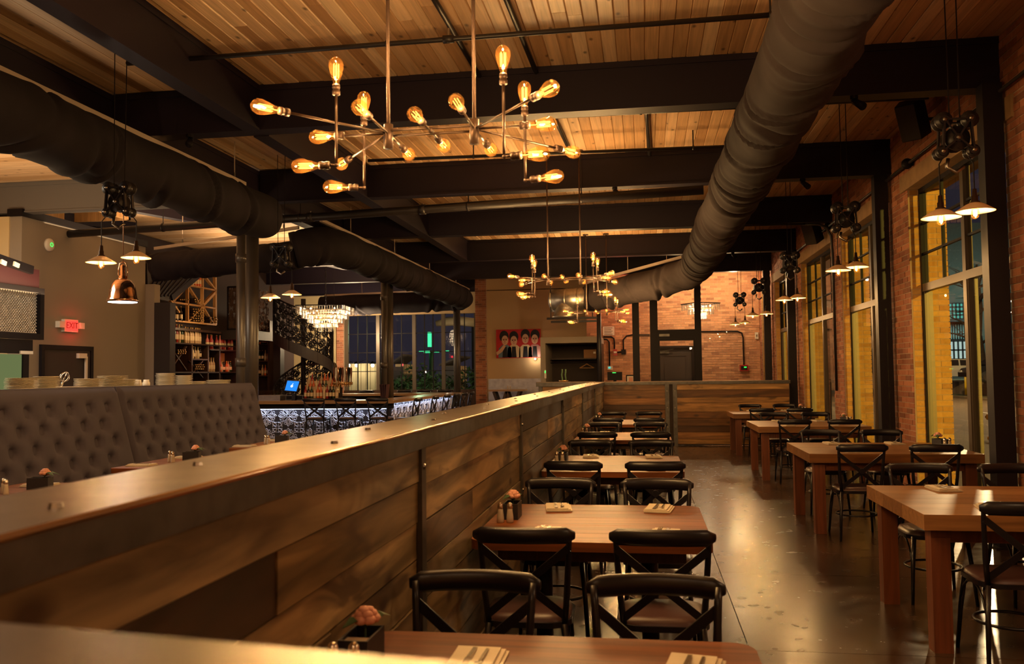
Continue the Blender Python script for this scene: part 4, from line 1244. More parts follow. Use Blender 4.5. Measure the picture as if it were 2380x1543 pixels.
# ================================================================== PIPES
def pipe(pa, pb, r, label, drops=(), fit=(), name='sprinkler_pipe'):
    t = thing(name, label, 'pipe', pa)
    pa, pb = Vector(pa), Vector(pb)
    MB().cyl(pa, pb, r, n=12).build('pipe', 'pipe_black', t, True)
    d = (pb-pa).normalized()
    for k in drops:
        p = pa+(pb-pa)*k; MB().cyl(p, (p.x, p.y, 4.52), .008, n=6).build('hanger_rod', 'pipe_black', t)
        MB().cyl(p-d*.012, p+d*.012, r+.008, n=12).build('hanger_ring', 'pipe_black', t, True)
    for k in fit:
        p = pa+(pb-pa)*k; MB().cyl(p-d*.045, p+d*.045, r+.012, n=12).build('coupling', 'pipe_black', t, True)
        MB().cyl(p, p+Vector((0, 0, .09)), .012, n=8).build('sprinkler_head', 'bolt_steel', t)
    return t
pipe((-4.42, 6.78, 4.3), (1.07, 6.74, 4.3), .021, 'thin black sprinkler pipe across the top of the picture', (.02, .43, .99), (.525,))
pipe((-1.57, 5.0, 4.46), (-1.54, 8.1, 4.46), .024, 'black conduit along the ceiling over the big bulb chandelier', (), (), 'ceiling_conduit')
pipe((-1.03, 5.0, 4.46), (-.98, 8.1, 4.46), .024, 'second black conduit along the ceiling, aisle side of the first', (), (), 'ceiling_conduit')
pipe((-1.0, 8.34, 4.46), (-.9, 11.5, 4.46), .024, 'black conduit along the ceiling behind the first cross beam', (), (), 'ceiling_conduit')
pipe((.05, 8.34, 4.46), (.12, 11.5, 4.46), .024, 'black conduit along the ceiling beside the aisle duct', (), (), 'ceiling_conduit')
pipe((-.95, 9.05, 4.3), (2.9, 9.12, 4.3), .021, 'thin black pipe behind the first cross beam', (.25, .6), ())
pipe((-3.45, 10.47, 4.3), (1.1, 10.67, 4.3), .021, 'thin black pipe just before the second cross beam', (.3, .9), ())
pipe((-10.6, 12.77, 3.9), (.80, 11.26, 3.9), .062, 'thick black pipe sloping from the kitchen wall to the aisle duct', (.28, .49, .72, .86), (.505, .66), 'water_pipe')
pipe((1.2, 14.85, 4.02), (2.75, 15.0, 4.02), .02, 'black conduit under the third cross beam bending down to the window wall', (), (.3,), 'ceiling_conduit')
t = thing('ceiling_conduit', 'black conduit bend reaching down the brick beside a window', 'pipe', (2.75, 15, 4.02))
MB().tube([(2.7, 15.0, 4.02), (2.95, 15.0, 4.01), (3.08, 15.0, 3.95), (3.15, 15.0, 3.8), (3.165, 15.0, 3.5), (3.165, 15.0, 1.2)], .022, 10).build('pipe_bend', 'pipe_black', t, True)
pipe((3.13, 7.2, 3.98), (3.13, 18.5, 3.98), .016, 'thin bright conduit along the brick above the windows', (), (), 'wall_conduit')
# little swivel spotlights under the beams
def spot(x, y, label):
    t = thing('spotlight', label, 'lamp', (x, y, 4.06), 'spotlights under the beams')
    MB().cyl((x, y, 4.06), (x, y, 4.03), .035, n=12).build('mount', 'frame_black', t)
    MB().cyl((x, y, 4.04), (x+.02, y-.04, 3.99), .012, n=8).build('neck', 'frame_black', t)
    MB().cyl((x+.05, y-.10, 3.93), (x-.0, y+.02, 4.02), .038, .028, 14).build('lamp_head', 'frame_black', t, True)
for x, y, l in ((-4.6, 8.15, 'small black spotlight under the first beam, banquette side'), (1.95, 8.15, 'small black spotlight under the first beam, window side'), (-.35, 11.6, 'small black spotlight under the second beam over the partition'),
                (2.1, 11.6, 'small black spotlight under the second beam, window side'), (1.4, 15.1, 'small black spotlight under the third beam'), (1.9, 18.6, 'small black spotlight under the fourth beam')): spot(x, y, l)
# speakers and cameras on the brick
def speaker(x, y, z, label):
    t = thing('speaker', label, 'speaker', (x, y, z), 'wall speakers')
    rot = Euler((R(28), 0, R(-38)))
    mm = rot.to_matrix(); c = Vector((x, y, z))
    def P(v): return c + mm @ Vector(v)
    outl = [(-.13, .12, -.2), (.13, .12, -.2), (.10, -.11, -.2), (-.10, -.11, -.2)]
    MB().slab([P(v) for v in outl], mm @ Vector((0, 0, .40))).build('cabinet', 'frame_black', t)
    MB().slab([P((-.10, -.112, -.19)), P((.10, -.112, -.19)), P((.10, -.112, .19)), P((-.10, -.112, .19))], mm @ Vector((0, -.012, 0))).build('grille', 'facade_dark', t)
    MB().bar(c, (WX-.01, y+.06, z+.02), .03, .03).build('bracket', 'frame_black', t)
speaker(2.92, 9.75, 4.25, 'black speaker tilted on the brick above the largest window')
speaker(2.95, 15.6, 3.98, 'black speaker tilted on the brick above the third window')
for y, l in ((10.65, 'round black junction box on the bright conduit by the first window'), (13.2, 'round black junction box on the bright conduit over the second window'), (15.1, 'round black junction box on the conduit near the bend'), (18.3, 'round black junction box by the far square post')):
    t = thing('junction_box', l, 'box', (3.12, y, 3.98), 'boxes on the bright conduit')
    MB().ball((3.12, y, 3.98), .065, 14, 8).build('cover', 'frame_black', t, True)
    MB().cyl((3.12, y, 3.98), (WX-.01, y, 3.98), .03, n=10).build('back_plate', 'frame_black', t)

# ================================================================== EDISON CHANDELIERS
def bulb(parent, base, d, power=None, glassm='bulb_glass', L=.125, small=False, n=14):
    """socket, clear amber envelope and glowing hairpin filaments along d"""
    base = Vector(base); d = Vector(d).normalized()
    x, y, _ = frame_of(d); m3 = Matrix((x, y, d)).transposed()
    prof = [(.006, 0), (.018, .002), (.019, .020), (.016, .024), (.016, .032), (.019, .036), (.017, .052)]
    MB().lathe(prof, n, base, m3).build('socket', 'bronze', parent, True)
    g0 = base+d*.05
    pr = [(.014, 0), (.015, .012), (.022, .036), (.031, .065), (.0355, .088), (.034, .106), (.025, .123), (.011, .132), (.0, .134)]
    g = MB().lathe(pr, n, g0, m3).build('bulb', glassm, parent, True)
    fm = MB()
    for k in range(6):
        a = 2*PI*k/6; rr = .0125
        p = g0+x*(rr*math.cos(a))+y*(rr*math.sin(a))
        fm.cyl(p+d*.034, p+d*.100, .0021, n=5)
    fm.cyl(g0+d*.005, g0+d*.040, .003, .0015, 5)
    fm.build('filament', 'filament', g)
    l = lamp('POINT', g0+d*.067, power or K['edison'], WARM, size=.012, parent=g)
    return g
def edison(loc, label):
    t = thing('bulb_chandelier', label, 'chandelier', loc, 'bulb chandeliers')
    O = Vector(loc)
    def W(v): return O+Vector(v)
    HX = .217
    for sx in (-1, 1):
        MB().cyl(W((sx*HX, 0, -.075)), W((sx*HX, 0, .045)), .024, n=14).build('hub', 'bronze', t, True)
        MB().cyl(W((sx*HX, 0, .045)), W((sx*HX, 0, 4.52-O.z)), .0095, n=8).build('stem', 'bronze', t, True)
        MB().cyl(W((sx*HX, 0, 4.50-O.z)), W((sx*HX, 0, 4.525-O.z)), .06, n=16).build('ceiling_canopy', 'bronze', t, True)
    for yy in (-.012, .014): MB().cyl(W((-HX, yy, .012-.02*(yy > 0))), W((HX, yy, .012-.02*(yy > 0))), .0065, n=8).build('cross_rod', 'bronze', t, True)
    def arm(a, b, r=.0062): MB().cyl(W(a), W(b), r, n=8).build('arm', 'bronze', t, True)
    def bl_(base, d): bulb(t, W(base), d)
    C = .115       # socket foot to bulb centre
    def armbulb(h, e):
        h, e = Vector(h), Vector(e); d = (e-h).normalized(); f = e-d*C
        arm(h, f); bl_(f, d)
    for sx in (-1, 1):
        h = (sx*HX, 0, 0)
        armbulb(h, (sx*.63, -.50, 0)); armbulb(h, (sx*.555, -.01, 0)); armbulb(h, (sx*.64, .52, 0))
        armbulb(h, (sx*.221, -.40, .0)); armbulb(h, (sx*.226, .38, 0))
        # two uprights ride on the outer arms
        for (ax, ay, ex) in ((.40, -.234, .147), (.43, .262, .10)):
            x = sx*ax
            arm((x, ay, -.205), (x, ay, .135), .007)
            bl_((x, ay, .128), (0, 0, 1))
            MB().ball(W((x, ay, -.205)), .0105, 8, 6).build('elbow', 'bronze', t, True)
            dv = Vector((sx*1.0, -.35 if ay > 0 else -.1, 0)).normalized()
            f = Vector((x, ay, -.205)); arm(f, f+dv*.035, .007)
            bl_(f+dv*.03, dv)
    armbulb((0, 0, 0), (-.005, -.255, 0)); armbulb((0, 0, 0), (0, .245, 0))
    MB().cyl(W((0, -.03, 0)), W((0, .03, 0)), .012, n=10).build('centre_boss', 'bronze', t, True)
    return t
e1 = edison((-1.014, 4.054, 2.748), 'large bulb chandelier with bronze arms hanging over the partition, closest to the camera')
def copy_lit(o, loc, label):
    return copy_tree(o, loc, 0, label)
E2 = edison((-1.03, 11.34, 2.80), 'second bulb chandelier, hanging further along over the partition')
E3 = edison((-.98, 18.35, 2.84), 'third and smallest bulb chandelier, before the metal duct')

# ================================================================== PENDANT PAIRS WITH OLD PULLEYS
def pulley(O, parent, z):
    x, y = O
    ax_ = [(-.085, .10), (.085, .10), (0, -.03), (-.10, -.12), (.10, -.12)]
    for sy in (-.055, .055):
        m = MB()
        for a_, b_ in ((0, 1), (0, 2), (1, 2), (2, 3), (2, 4), (0, 3), (1, 4)):
            m.bar((x+ax_[a_][0], y+sy, z+ax_[a_][1]), (x+ax_[b_][0], y+sy, z+ax_[b_][1]), .012, .032, (0, 1, 0))
        for q_ in ax_: m.cyl((x+q_[0], y+sy-.008, z+q_[1]), (x+q_[0], y+sy+.008, z+q_[1]), .030, n=10)
        m.build('side_plate', 'chair_black', parent)
    for (dx, dz, rr) in ((-.085, .10, .06), (.085, .10, .06), (0, -.03, .085), (-.10, -.12, .045), (.10, -.12, .045)):
        prof = [(rr, -.045), (rr, -.03), (rr*.72, -.012), (rr*.72, .012), (rr, .03), (rr, .045)]
        m = MB(); m.lathe(prof, 14, (x+dx, y, z+dz), Matrix.Rotation(PI/2, 3, 'X')); m.build('wheel', 'pipe_black', parent, True)
        MB().cyl((x+dx, y-.075, z+dz), (x+dx, y+.075, z+dz), .014, n=8).build('axle', 'bolt_steel', parent, True)
    m = MB(); m.tube([(x-.05, y, z-.16), (x-.06, y, z-.22), (x, y, z-.26), (x+.05, y, z-.22)], .014, 6); m.build('hook', 'bolt_steel', parent, True)
def pendant_pair(pa, pb, label, light=True, zs=2.64, zc=3.17):
    xa, ya = pa; xb, yb = pb
    cx, cy = (xa+xb)/2, (ya+yb)/2
    t = thing('pendant_lamp', label, 'lamp', (cx, cy, zs), 'pulley pendant lamps')
    pulley((cx, cy), t, zc)
    for (x, y, dz) in ((xa, ya, -.02), (xb, yb, .02)):
        z = zs+dz
        MB().cyl((cx+(x-cx)*.3, cy+(y-cy)*.3, zc+.1), (cx+(x-cx)*.35, cy+(y-cy)*.35, 4.52), .0045, n=6).build('ceiling_cord', 'frame_black', t)
        MB().tube([(cx+(x-cx)*.5, cy+(y-cy)*.5, zc-.1), (x, y, zc-.2), (x, y, z+.13)], .0045, 6).build('cord', 'frame_black', t)
        MB().lathe([(.006, .135), (.014, .13), (.017, .085), (.022, .08), (.022, .05), (.034, .042), (.034, .03)], 12, (x, y, z)).build('socket', 'bronze', t, True)
        MB().lathe([(.034, .034), (.060, .022), (.128, -.022), (.129, -.026), (.125, -.024), (.058, .018), (.032, .030)], 28, (x, y, z)).build('shade', 'shade_enamel', t, True)
        g = MB().lathe([(.014, .03), (.016, .01), (.025, -.02), (.028, -.045), (.022, -.065), (.010, -.075), (0, -.077)], 12, (x, y, z)).build('bulb', 'bulb_glass', t, True)
        fm = MB()
        for k in range(4):
            a = PI/4+PI/2*k; fm.cyl((x+.010*math.cos(a), y+.010*math.sin(a), z-.012), (x+.010*math.cos(a), y+.010*math.sin(a), z-.055), .003, n=5)
        fm.build('filament', 'pendant_core', g)
        lamp('POINT', (x, y, z-.035), K['pendant'], (1.0, .63, .32), size=.012, parent=g)
    return t
PN = [((2.05, 6.28), (2.28, 6.30)), ((2.04, 9.42), (2.24, 9.50)), ((2.08, 13.2), (2.30, 13.4)), ((2.06, 16.8), (2.34, 17.0)), ((2.05, 19.85), (2.28, 20.0))]
for i, (a, b) in enumerate(PN):
    pendant_pair(a, b, ['pulley pendant pair hanging before the largest window', 'pulley pendant pair over the second window table', 'pulley pendant pair hanging before the far square post',
                        'pulley pendant pair over the table at the far screen', 'smallest pulley pendant pair, just before the glass screen'][i])
PL = [((-4.83, 7.05), (-4.52, 7.1)), ((-4.90, 10.75), (-4.62, 10.8))]
for i, (a, b) in enumerate(PL):
    pendant_pair(a, b, ['pulley pendant pair over the banquette, before the copper heat lamp', 'pulley pendant pair beside the first round column, before the bar'][i])
# heat lamp over the pass
def heat(x, y, z):
    t = thing('heat_lamp', 'polished copper heat lamp hanging over the plates on the pass', 'lamp', (x, y, z))
    MB().cyl((x, y, z+.42), (x, y, 4.555), .006, n=6).build('cord', 'copper', t)
    MB().lathe([(.012, .44), (.03, .42), (.03, .31), (.045, .30), (.045, .27), (.055, .262)], 16, (x, y, z)).build('socket', 'copper', t, True)
    m = MB(); m.tube([(x-.05, y, z+.27), (x-.06, y, z+.36), (x-.04, y, z+.45), (x, y, z+.47), (x+.04, y, z+.45), (x+.06, y, z+.36), (x+.05, y, z+.27)], .006, 6); m.build('yoke', 'copper', t, True)
    MB().lathe([(.05, .265), (.09, .25), (.125, .20), (.145, .13), (.155, .05), (.168, .03), (.170, .0), (.165, .0), (.15, .05), (.138, .13), (.118, .19), (.085, .238), (.045, .25)], 28, (x, y, z)).build('dome', 'copper', t, True)
    MB().lathe([(0, .012), (.150, .012), (.158, -.004), (0, -.004)], 24, (x, y, z)).build('lit_ring', 'heat_tube', t, True)
    lamp('POINT', (x, y, z-.06), 14, (1, .8, .62), size=.08, parent=t)
hl = atx(285, 702, -5.95)
heat(hl.x, hl.y, hl.z)
# ================================================================== THE BAR
rb5 = random.Random(31)
def motif():
    """one flower tile in the unit square: long petals, slim leaves between, scrolls at the rim"""
    L_ = []
    def leaf(cx, cy, ang, r0, r1, wd, n=6):
        a, b = [], []
        for i in range(n+1):
            u = i/n; r_ = r0+(r1-r0)*u; o = wd*math.sin(PI*u)**.8
            ca, sa = math.cos(ang), math.sin(ang)
            a.append((cx+r_*ca-o*sa, cy+r_*sa+o*ca)); b.append((cx+r_*ca+o*sa, cy+r_*sa-o*ca))
        return a, b
    for k in range(4):
        L_ += leaf(.5, .5, k*PI/2, .05, .48, .10); L_ += leaf(.5, .5, k*PI/2, .14, .40, .045)
        L_ += leaf(.5, .5, k*PI/2+PI/4, .06, .36, .06)
        cx, cy = (0, 1, 1, 0)[k], (0, 0, 1, 1)[k]
        L_.append([(cx+.20*math.cos(t_), cy+.20*math.sin(t_)) for t_ in [k*PI/2+PI/2*i/6 for i in range(7)]])
        L_ += leaf(cx, cy, k*PI/2+PI/4, .02, .32, .07)
    for k in range(8):
        a0 = k*PI/4+PI/8
        L_.append([(.5+(.37+.06*math.cos(3*q))*math.cos(a0+.16*math.sin(3*q)), .5+(.37+.06*math.cos(3*q))*math.sin(a0+.16*math.sin(3*q))) for q in [i*.32 for i in range(7)]])
    return L_
MOT = motif()
def lattice_panel(fn, nu, nv, r, mb=None):
    mb = mb or MB()
    for i in range(nu):
        for j in range(nv):
            for ln in MOT:
                mb.tube([fn((i+u)/nu, (j+v)/nv) for u, v in ln], r, 4)
    return mb
TS = .46
def tin_meshes():
    m = MB().box((0, 0, 0), (TS-.004, .012, TS-.004))
    me = bpy.data.meshes.new('tin_tile'); me.from_pydata(m.v, [], m.f); me.materials.append(M['tin_shade'])
    m = MB()
    for ln in MOT: m.tube([((u-.5)*(TS-.02), -.012, (v-.5)*(TS-.02)) for u, v in ln], .0095, 4, up=(0, 1, 0))
    m2 = bpy.data.meshes.new('relief'); m2.from_pydata(m.v, [], m.f); m2.materials.append(M['tin'])
    return me, m2
TT, TR_ = tin_meshes()
def put_tile(loc, rz):
    o = bpy.data.objects.new('tin_tile', TT); COL.objects.link(o); o.parent = bar; o.rotation_euler = (0, 0, rz); o.location = Vector(loc)-wo(bar)
    q = bpy.data.objects.new('relief', TR_); COL.objects.link(q); q.parent = o
BX, BYF, BYB = -4.83, 16.12, 22.6
bar = thing('bar_counter', 'U-shaped bar counter with lit embossed tin front', 'bar', (-7, 19, 0))
ZB_ = 1.06
MB().lohi((-9.0, BYF, ZB_-.06), (BX, BYF+.72, ZB_)).build('counter_top', 'bartop', bar)
MB().lohi((-5.40, BYF+.722, ZB_-.06), (BX, BYB, ZB_)).build('counter_top', 'bartop', bar)
MB().lohi((-9.0, BYB-.6, ZB_-.06), (-5.402, BYB, ZB_)).build('counter_top', 'bartop', bar)
MB().lohi((-8.95, BYF+.24, .0), (BX-.16, BYF+.34, ZB_-.06)).build('front_body', 'frame_black', bar)
MB().lohi((BX-.26, BYF+.34, .0), (BX-.16, BYB-.05, ZB_-.06)).build('side_body', 'frame_black', bar)
MB().lohi((-8.95, BYB-.2, .0), (BX-.26, BYB-.1, ZB_-.06)).build('back_body', 'frame_black', bar)
MB().lohi((-8.95, BYF+.14, ZB_-.16), (BX-.05, BYF+.24, ZB_-.06)).build('top_rail', 'frame_black', bar)
for j in range(2):
    zc = .13+TS*(j+.5)-.06
    for i in range(9):
        put_tile((BX-.165-TS*(i+.5), BYF+.232, zc), 0)
    for i in range(12):
        put_tile((BX-.152, BYF+.34+TS*(i+.5), zc), PI/2)
MB().lohi((-8.9, BYF+.20, ZB_-.175), (BX-.2, BYF+.215, ZB_-.162)).build('led_strip', 'led_blue', bar)
MB().lohi((BX-.135, BYF+.3, ZB_-.075), (BX-.12, BYB-.4, ZB_-.062)).build('led_strip', 'led_blue', bar)
lamp('AREA', (-7.0, BYF+.17, ZB_-.18), K['led'], (.70, .80, 1.0), rot=(R(-20), 0, 0), sx=3.9, sy=.03, parent=bar)
lamp('AREA', (BX-.10, 19.0, ZB_-.085), K['led']*1.4, (.70, .80, 1.0), rot=(0, R(-20), 0), sx=.03, sy=5.2, parent=bar)
MB().tube([(-8.6, BYF-.02, .18), (BX+.1, BYF-.02, .18), (BX+.12, BYF+.02, .18), (BX+.12, BYB-.5, .18)], .022, 8).build('foot_rail', 'brass', bar, True)

ST = chair('bar_stool', .74, 1.13, 'black cross-back bar stool at the bar front, first from the banquette end', 'stool')
ST['group'] = 'stools at the bar'
fx = [at(px, 926, 15.75).x for px in (735, 810, 883)]
ST.location = (fx[0], 15.86, 0)
for k, x in enumerate(fx[1:]):
    copy_tree(ST, (x, 15.86, 0), rb5.uniform(-.08, .08), 'black cross-back bar stool at the bar front, %s from the banquette end' % ORD[k+1])
for k, px in enumerate((972, 1012, 1040, 1062, 1080, 1096)):
    p = atx(px, 916, -4.16)
    copy_tree(ST, (-4.40, p.y, 0), PI/2+rb5.uniform(-.08, .08), 'black cross-back bar stool on the long side of the bar, %s from its corner' % (ORD+['sixth'])[k])
for k, px in enumerate((855, 945, 990, 1036)):
    p = at(px, 904, 23.5)
    copy_tree(ST, (p.x, 23.1, 0), PI+rb5.uniform(-.08, .08), 'black bar stool beyond the bar facing the camera, %s from the tap tower' % ORD[k])

# ---- bottles: a few kinds, each with neck, cap and label
def bottle(kind, h=.30, r=.037, label=True, cap='gold_cap'):
    t = thing('bottle', '', 'bottle')
    MB().lathe([(r*.9, 0), (r, .006), (r, h*.56), (r*.86, h*.64), (r*.42, h*.74), (r*.36, h*.78), (r*.36, h*.96)], 10).build('glass_body', kind, t, True)
    MB().lathe([(r*.42, h*.93), (r*.42, h), (0, h)], 8).build('cap', cap, t, True)
    if label: MB().lathe([(r*1.02, h*.18), (r*1.03, h*.20), (r*1.03, h*.44), (r*1.02, h*.46)], 10).build('paper_label', 'bottle_label', t, True)
    return t
BK = {}
def put_bottle(kind, loc, label, group, h=.30, r=.037, lab=True, cap='gold_cap', tilt=None):
    key = (kind, round(h, 2), round(r, 3), lab)
    if key not in BK:
        b = BK[key] = bottle(kind, h, r, lab, cap); b.location = loc
    else: b = copy_tree(BK[key], loc)
    b['label'] = label; b['group'] = group; b['category'] = 'bottle'
    if tilt is not None: b.rotation_euler = tilt
    return b
XBK = -9.95
sh = thing('back_bar_shelf', 'dark wooden bottle shelving behind the bar, with crossed wine bins', 'shelf', (-10, 18, 0))
ya, yb = atx(364, 797, XBK).y, atx(545, 797, XBK).y
def zz(px, py): return atx(px, py, XBK).z
z_top = zz(420, 797); z_mid = zz(455, 834); z_low = zz(420, 864)
y_ = lambda px: atx(px, 830, XBK).y
for z in (z_top, z_low, .9, .45):
    MB().lohi((-10.19, ya, z-.03), (XBK+.12, yb+1.0, z)).build('shelf_board', 'dark_wood', sh)
MB().lohi((-10.19, y_(436), z_mid-.03), (XBK+.12, y_(472), z_mid)).build('shelf_board', 'dark_wood', sh)
MB().lohi((-10.19, y_(476), zz(500, 812)-.03), (XBK+.12, yb+1.0, zz(500, 812))).build('shelf_board', 'dark_wood', sh)
for px in (366, 391, 435, 473, 500, 541):
    MB().lohi((-10.19, y_(px)-.025, .02), (XBK+.12, y_(px)+.025, z_top-.03)).build('upright', 'dark_wood', sh)
for (pa, pb) in (((394, 805), (432, 860)), ((394, 860), (432, 805)), ((438, 838), (470, 878)), ((438, 878), (470, 838))):
    MB().bar(atx(pa[0], pa[1], XBK+.08), atx(pb[0], pb[1], XBK+.08), .02, .05, (1, 0, 0)).build('cross_board', 'dark_wood', sh)
MB().lohi((-10.19, y_(502), z_low), (-10.15, yb, zz(520, 815)-.05)).build('lit_back_panel', 'lath', sh)
def brow(kind, pa, pb, py, n, label, group, h=.3, r=.037, lab=True, dx=0, X=XBK):
    A, B = atx(pa, py, X), atx(pb, py, X)
    for i in range(n):
        k = kind[i % len(kind)]
        u = (i+.5)/n
        put_bottle(k, (X+dx+rb5.uniform(-.02, .02), A.y+(B.y-A.y)*u, (A.z+B.z)/2), label, group, h*rb5.choice([.95, 1, 1.06]) if False else h, r, lab)
def setz(kind, pa, pb, z, n, label, group, h=.3, r=.037, lab=True, dx=0, X=XBK):
    ya_, yb_ = atx(pa, 800, X).y, atx(pb, 800, X).y
    for i in range(n):
        put_bottle(kind[i % len(kind)], (X+dx+rb5.uniform(-.03, .03), ya_+(yb_-ya_)*(i+.5)/n, z), '%s, %s from the kitchen' % (label, ORDW[i]), group, h, r, lab)
setz(['bottle_clear', 'bottle_orange'], 366, 390, z_top, 5, 'amber bottle at the start of the top bottle shelf', 'bottles at the start of the top shelf', .33)
setz(['bottle_red', 'bottle_clear', 'bottle_green'], 391, 425, z_top, 6, 'tall dark bottle on the top shelf over the crossed bin', 'tall bottles on the top shelf', .40, .042)
setz(['bottle_clear'], 425, 468, z_top, 9, 'pale clear bottle in the even row on the top shelf', 'clear bottles on the top shelf', .36)
setz(['bottle_pink_lit', 'bottle_red'], 476, 540, zz(500, 812), 9, 'pink-lit bottle next to the round column', 'pink-lit bottles by the column', .34, .04)
setz(['bottle_clear', 'bottle_label', 'bottle_dark'], 439, 468, z_mid, 6, 'bottle on the small shelf above the second wine bin', 'bottles on the small shelf', .28)
setz(['bottle_clear'], 477, 496, z_low, 4, 'clear bottle in the narrow bay of the shelving', 'clear bottles in the narrow bay', .33)
setz(['bottle_dark', 'bottle_orange', 'bottle_clear', 'bottle_green'], 503, 540, z_low, 9, 'bottle before the lit wooden panel', 'bottles before the lit panel', .26)
# wine lying in the crossed bins: the bottle ends face the room
def lying(py0, py1, pxa, pxb, rowsn, coln, X, label, group):
    for r_ in range(rowsn):
        for c_ in range(coln):
            p = atx(pxa+(pxb-pxa)*(c_+.5+.25*(r_ % 2))/coln, py0+(py1-py0)*(r_+.5)/rowsn, X)
            put_bottle('bottle_dark', (p.x-.20, p.y, p.z), '%s, %s row down, %s from the kitchen' % (label, ORDW[r_], ORDW[c_]), group, .30, .034, False, tilt=(0, PI/2, 0))
lying(812, 824, 402, 424, 3, 4, XBK+.05, 'wine bottle in the first crossed bin', 'wine in the first crossed bin')
lying(846, 860, 444, 466, 3, 5, XBK+.05, 'wine bottle in the second crossed bin', 'wine in the second crossed bin')
# wine rack with diagonal laths above
wrk = thing('wine_rack', 'tall wine rack of pale diagonal laths above the bottle shelves', 'rack', (XBK, 18, 1.9))
XR = -9.98
lines = [((435, 663), (435, 748)), ((469.5, 636), (469.5, 750)), ((499, 626), (500, 755)), ((400, 684), (400, 702)),
         ((434, 662), (500, 675)), ((400, 702), (500, 717)), ((398, 745), (500, 755)),
         ((435, 663), (466, 711)), ((401, 701), (434, 664)), ((470, 636), (498, 672)), ((499, 679), (469, 711)),
         ((467, 714), (435, 748)), ((471, 714), (496, 755)), ((394, 697), (415, 726))]
for a, b in lines:
    A, B = atx(a[0], a[1], XR), atx(b[0], b[1], XR)
    MB().bar(A, B, .035 if a[0] < 499 else .06, .07, (1, 0, 0)).build('lath', 'lath', wrk)
MB().lohi((-10.19, atx(364, 700, XR).y, zz(430, 764)-.05), (-9.85, atx(503, 700, XR).y, zz(430, 764))).build('ledge', 'dark_wood', wrk)
lying(716, 748, 438, 466, 6, 5, XR+.02, 'wine bottle in the middle of the lath rack', 'wine in the lath rack')
lying(693, 700, 408, 432, 1, 5, XR+.02, 'green-lit wine bottle on the middle lath', 'wine on the middle lath')
lying(694, 704, 442, 458, 2, 3, XR+.02, 'wine bottle under the large diagonal lath', 'wine under the diagonal lath')
lying(735, 752, 478, 498, 3, 3, XR+.02, 'wine bottle in the end bay of the rack', 'wine in the end bay')
for i, px in enumerate((441, 447, 453, 459, 464)):
    p = atx(px, 666, XR); put_bottle('bottle_orange' if i > 1 else 'bottle_clear', (XR, p.y, p.z), 'bottle standing on the top lath of the wine rack, %s from the canopy' % ORDW[i], 'bottles on the top lath', .33)
for i, px in enumerate((404, 410, 420)):
    p = atx(px, 747, XR); put_bottle('bottle_dark', (XR, p.y, p.z), 'dark bottle standing under the slanting lath, %s from the canopy' % ORDW[i], 'dark bottles under the slanting lath', .33, .04)
# slanting ribbed metal canopy before the rack
cn = thing('canopy', 'dark ribbed canopy slanting down in front of the wine rack', 'canopy', (-9.3, 16, 3))
XCN = -9.45
cp = [atx(px, py, XCN) for px, py in ((336, 612), (471, 606), (472, 632), (402, 690), (386, 700), (338, 690))]
MB().slab(cp, (.05, 0, 0)).build('panel', 'dark_panel', cn)
for k in range(9):
    u = k/8
    a = atx(338+u*70, 690-u*4, XCN+.06); b = atx(380+u*90, 614+u*14, XCN+.06)
    MB().bar(a, b, .035, .035).build('rib', 'beam_paint', cn)
MB().bar(atx(473, 630, XCN+.06), atx(398, 692, XCN+.06), .05, .12).build('edge_board', 'beam_paint', cn)
# uprights left of the shelving
struct(MB().lohi((-9.018, 14.76, 0), (-8.70, 14.95, 2.95)).build('trim_5', 'dark_panel'), 'dark post between the kitchen wall and the bottle shelving')
# second stack of shelves right of the column
s2 = thing('back_bar_shelf', 'narrow bottle shelving seen right of the first round column', 'shelf', (-9.3, 21, 0))
Y2 = 21.0
xa, xb = at(592, 800, Y2).x, at(629, 800, Y2).x
for k, py in enumerate((767, 800, 838, 872)):
    z = at(612, py, Y2).z
    MB().lohi((xa, Y2-.12, z-.03), (xb, Y2+.2, z)).build('shelf_board', 'dark_wood', s2)
    for i in range(5):
        put_bottle(['bottle_dark', 'bottle_clear', 'bottle_orange', 'bottle_green'][(i+k) % 4], (xa+(xb-xa)*(i+.7)/5.5, Y2, z), 'bottle on the %s shelf of the narrow shelving, %s from the column' % (['topmost', 'second', 'third', 'lowest'][k], ORDW[i]), 'bottles on narrow shelf %d' % (k+1), .27, .033)
for x in (xa, xb): MB().lohi((x-.03, Y2-.12, .02), (x+.03, Y2+.22, at(612, 755, Y2).z+.1)).build('upright', 'dark_wood', s2)
MB().lohi((xa, Y2+.2, .02), (xb, Y2+.22, at(612, 755, Y2).z+.1)).build('back_board', 'dark_wood', s2)
p = at(646, 800, 21.2); struct(MB().lohi((p.x-.11, 21.1, 0), (p.x+.11, 21.35, 2.5)).build('trim_6', 'dark_panel'), 'dark post beside the spiral stair')
lamp('POINT', (-9.3, 17.6, 2.7), 12, (1, .62, .3), size=.1)
lamp('POINT', (-9.55, 19.3, 1.95), 2.2, (1, .08, .12), size=.05)
lamp('POINT', (-8.6, 24.6, 2.8), 220, (1, .72, .42), size=.15)

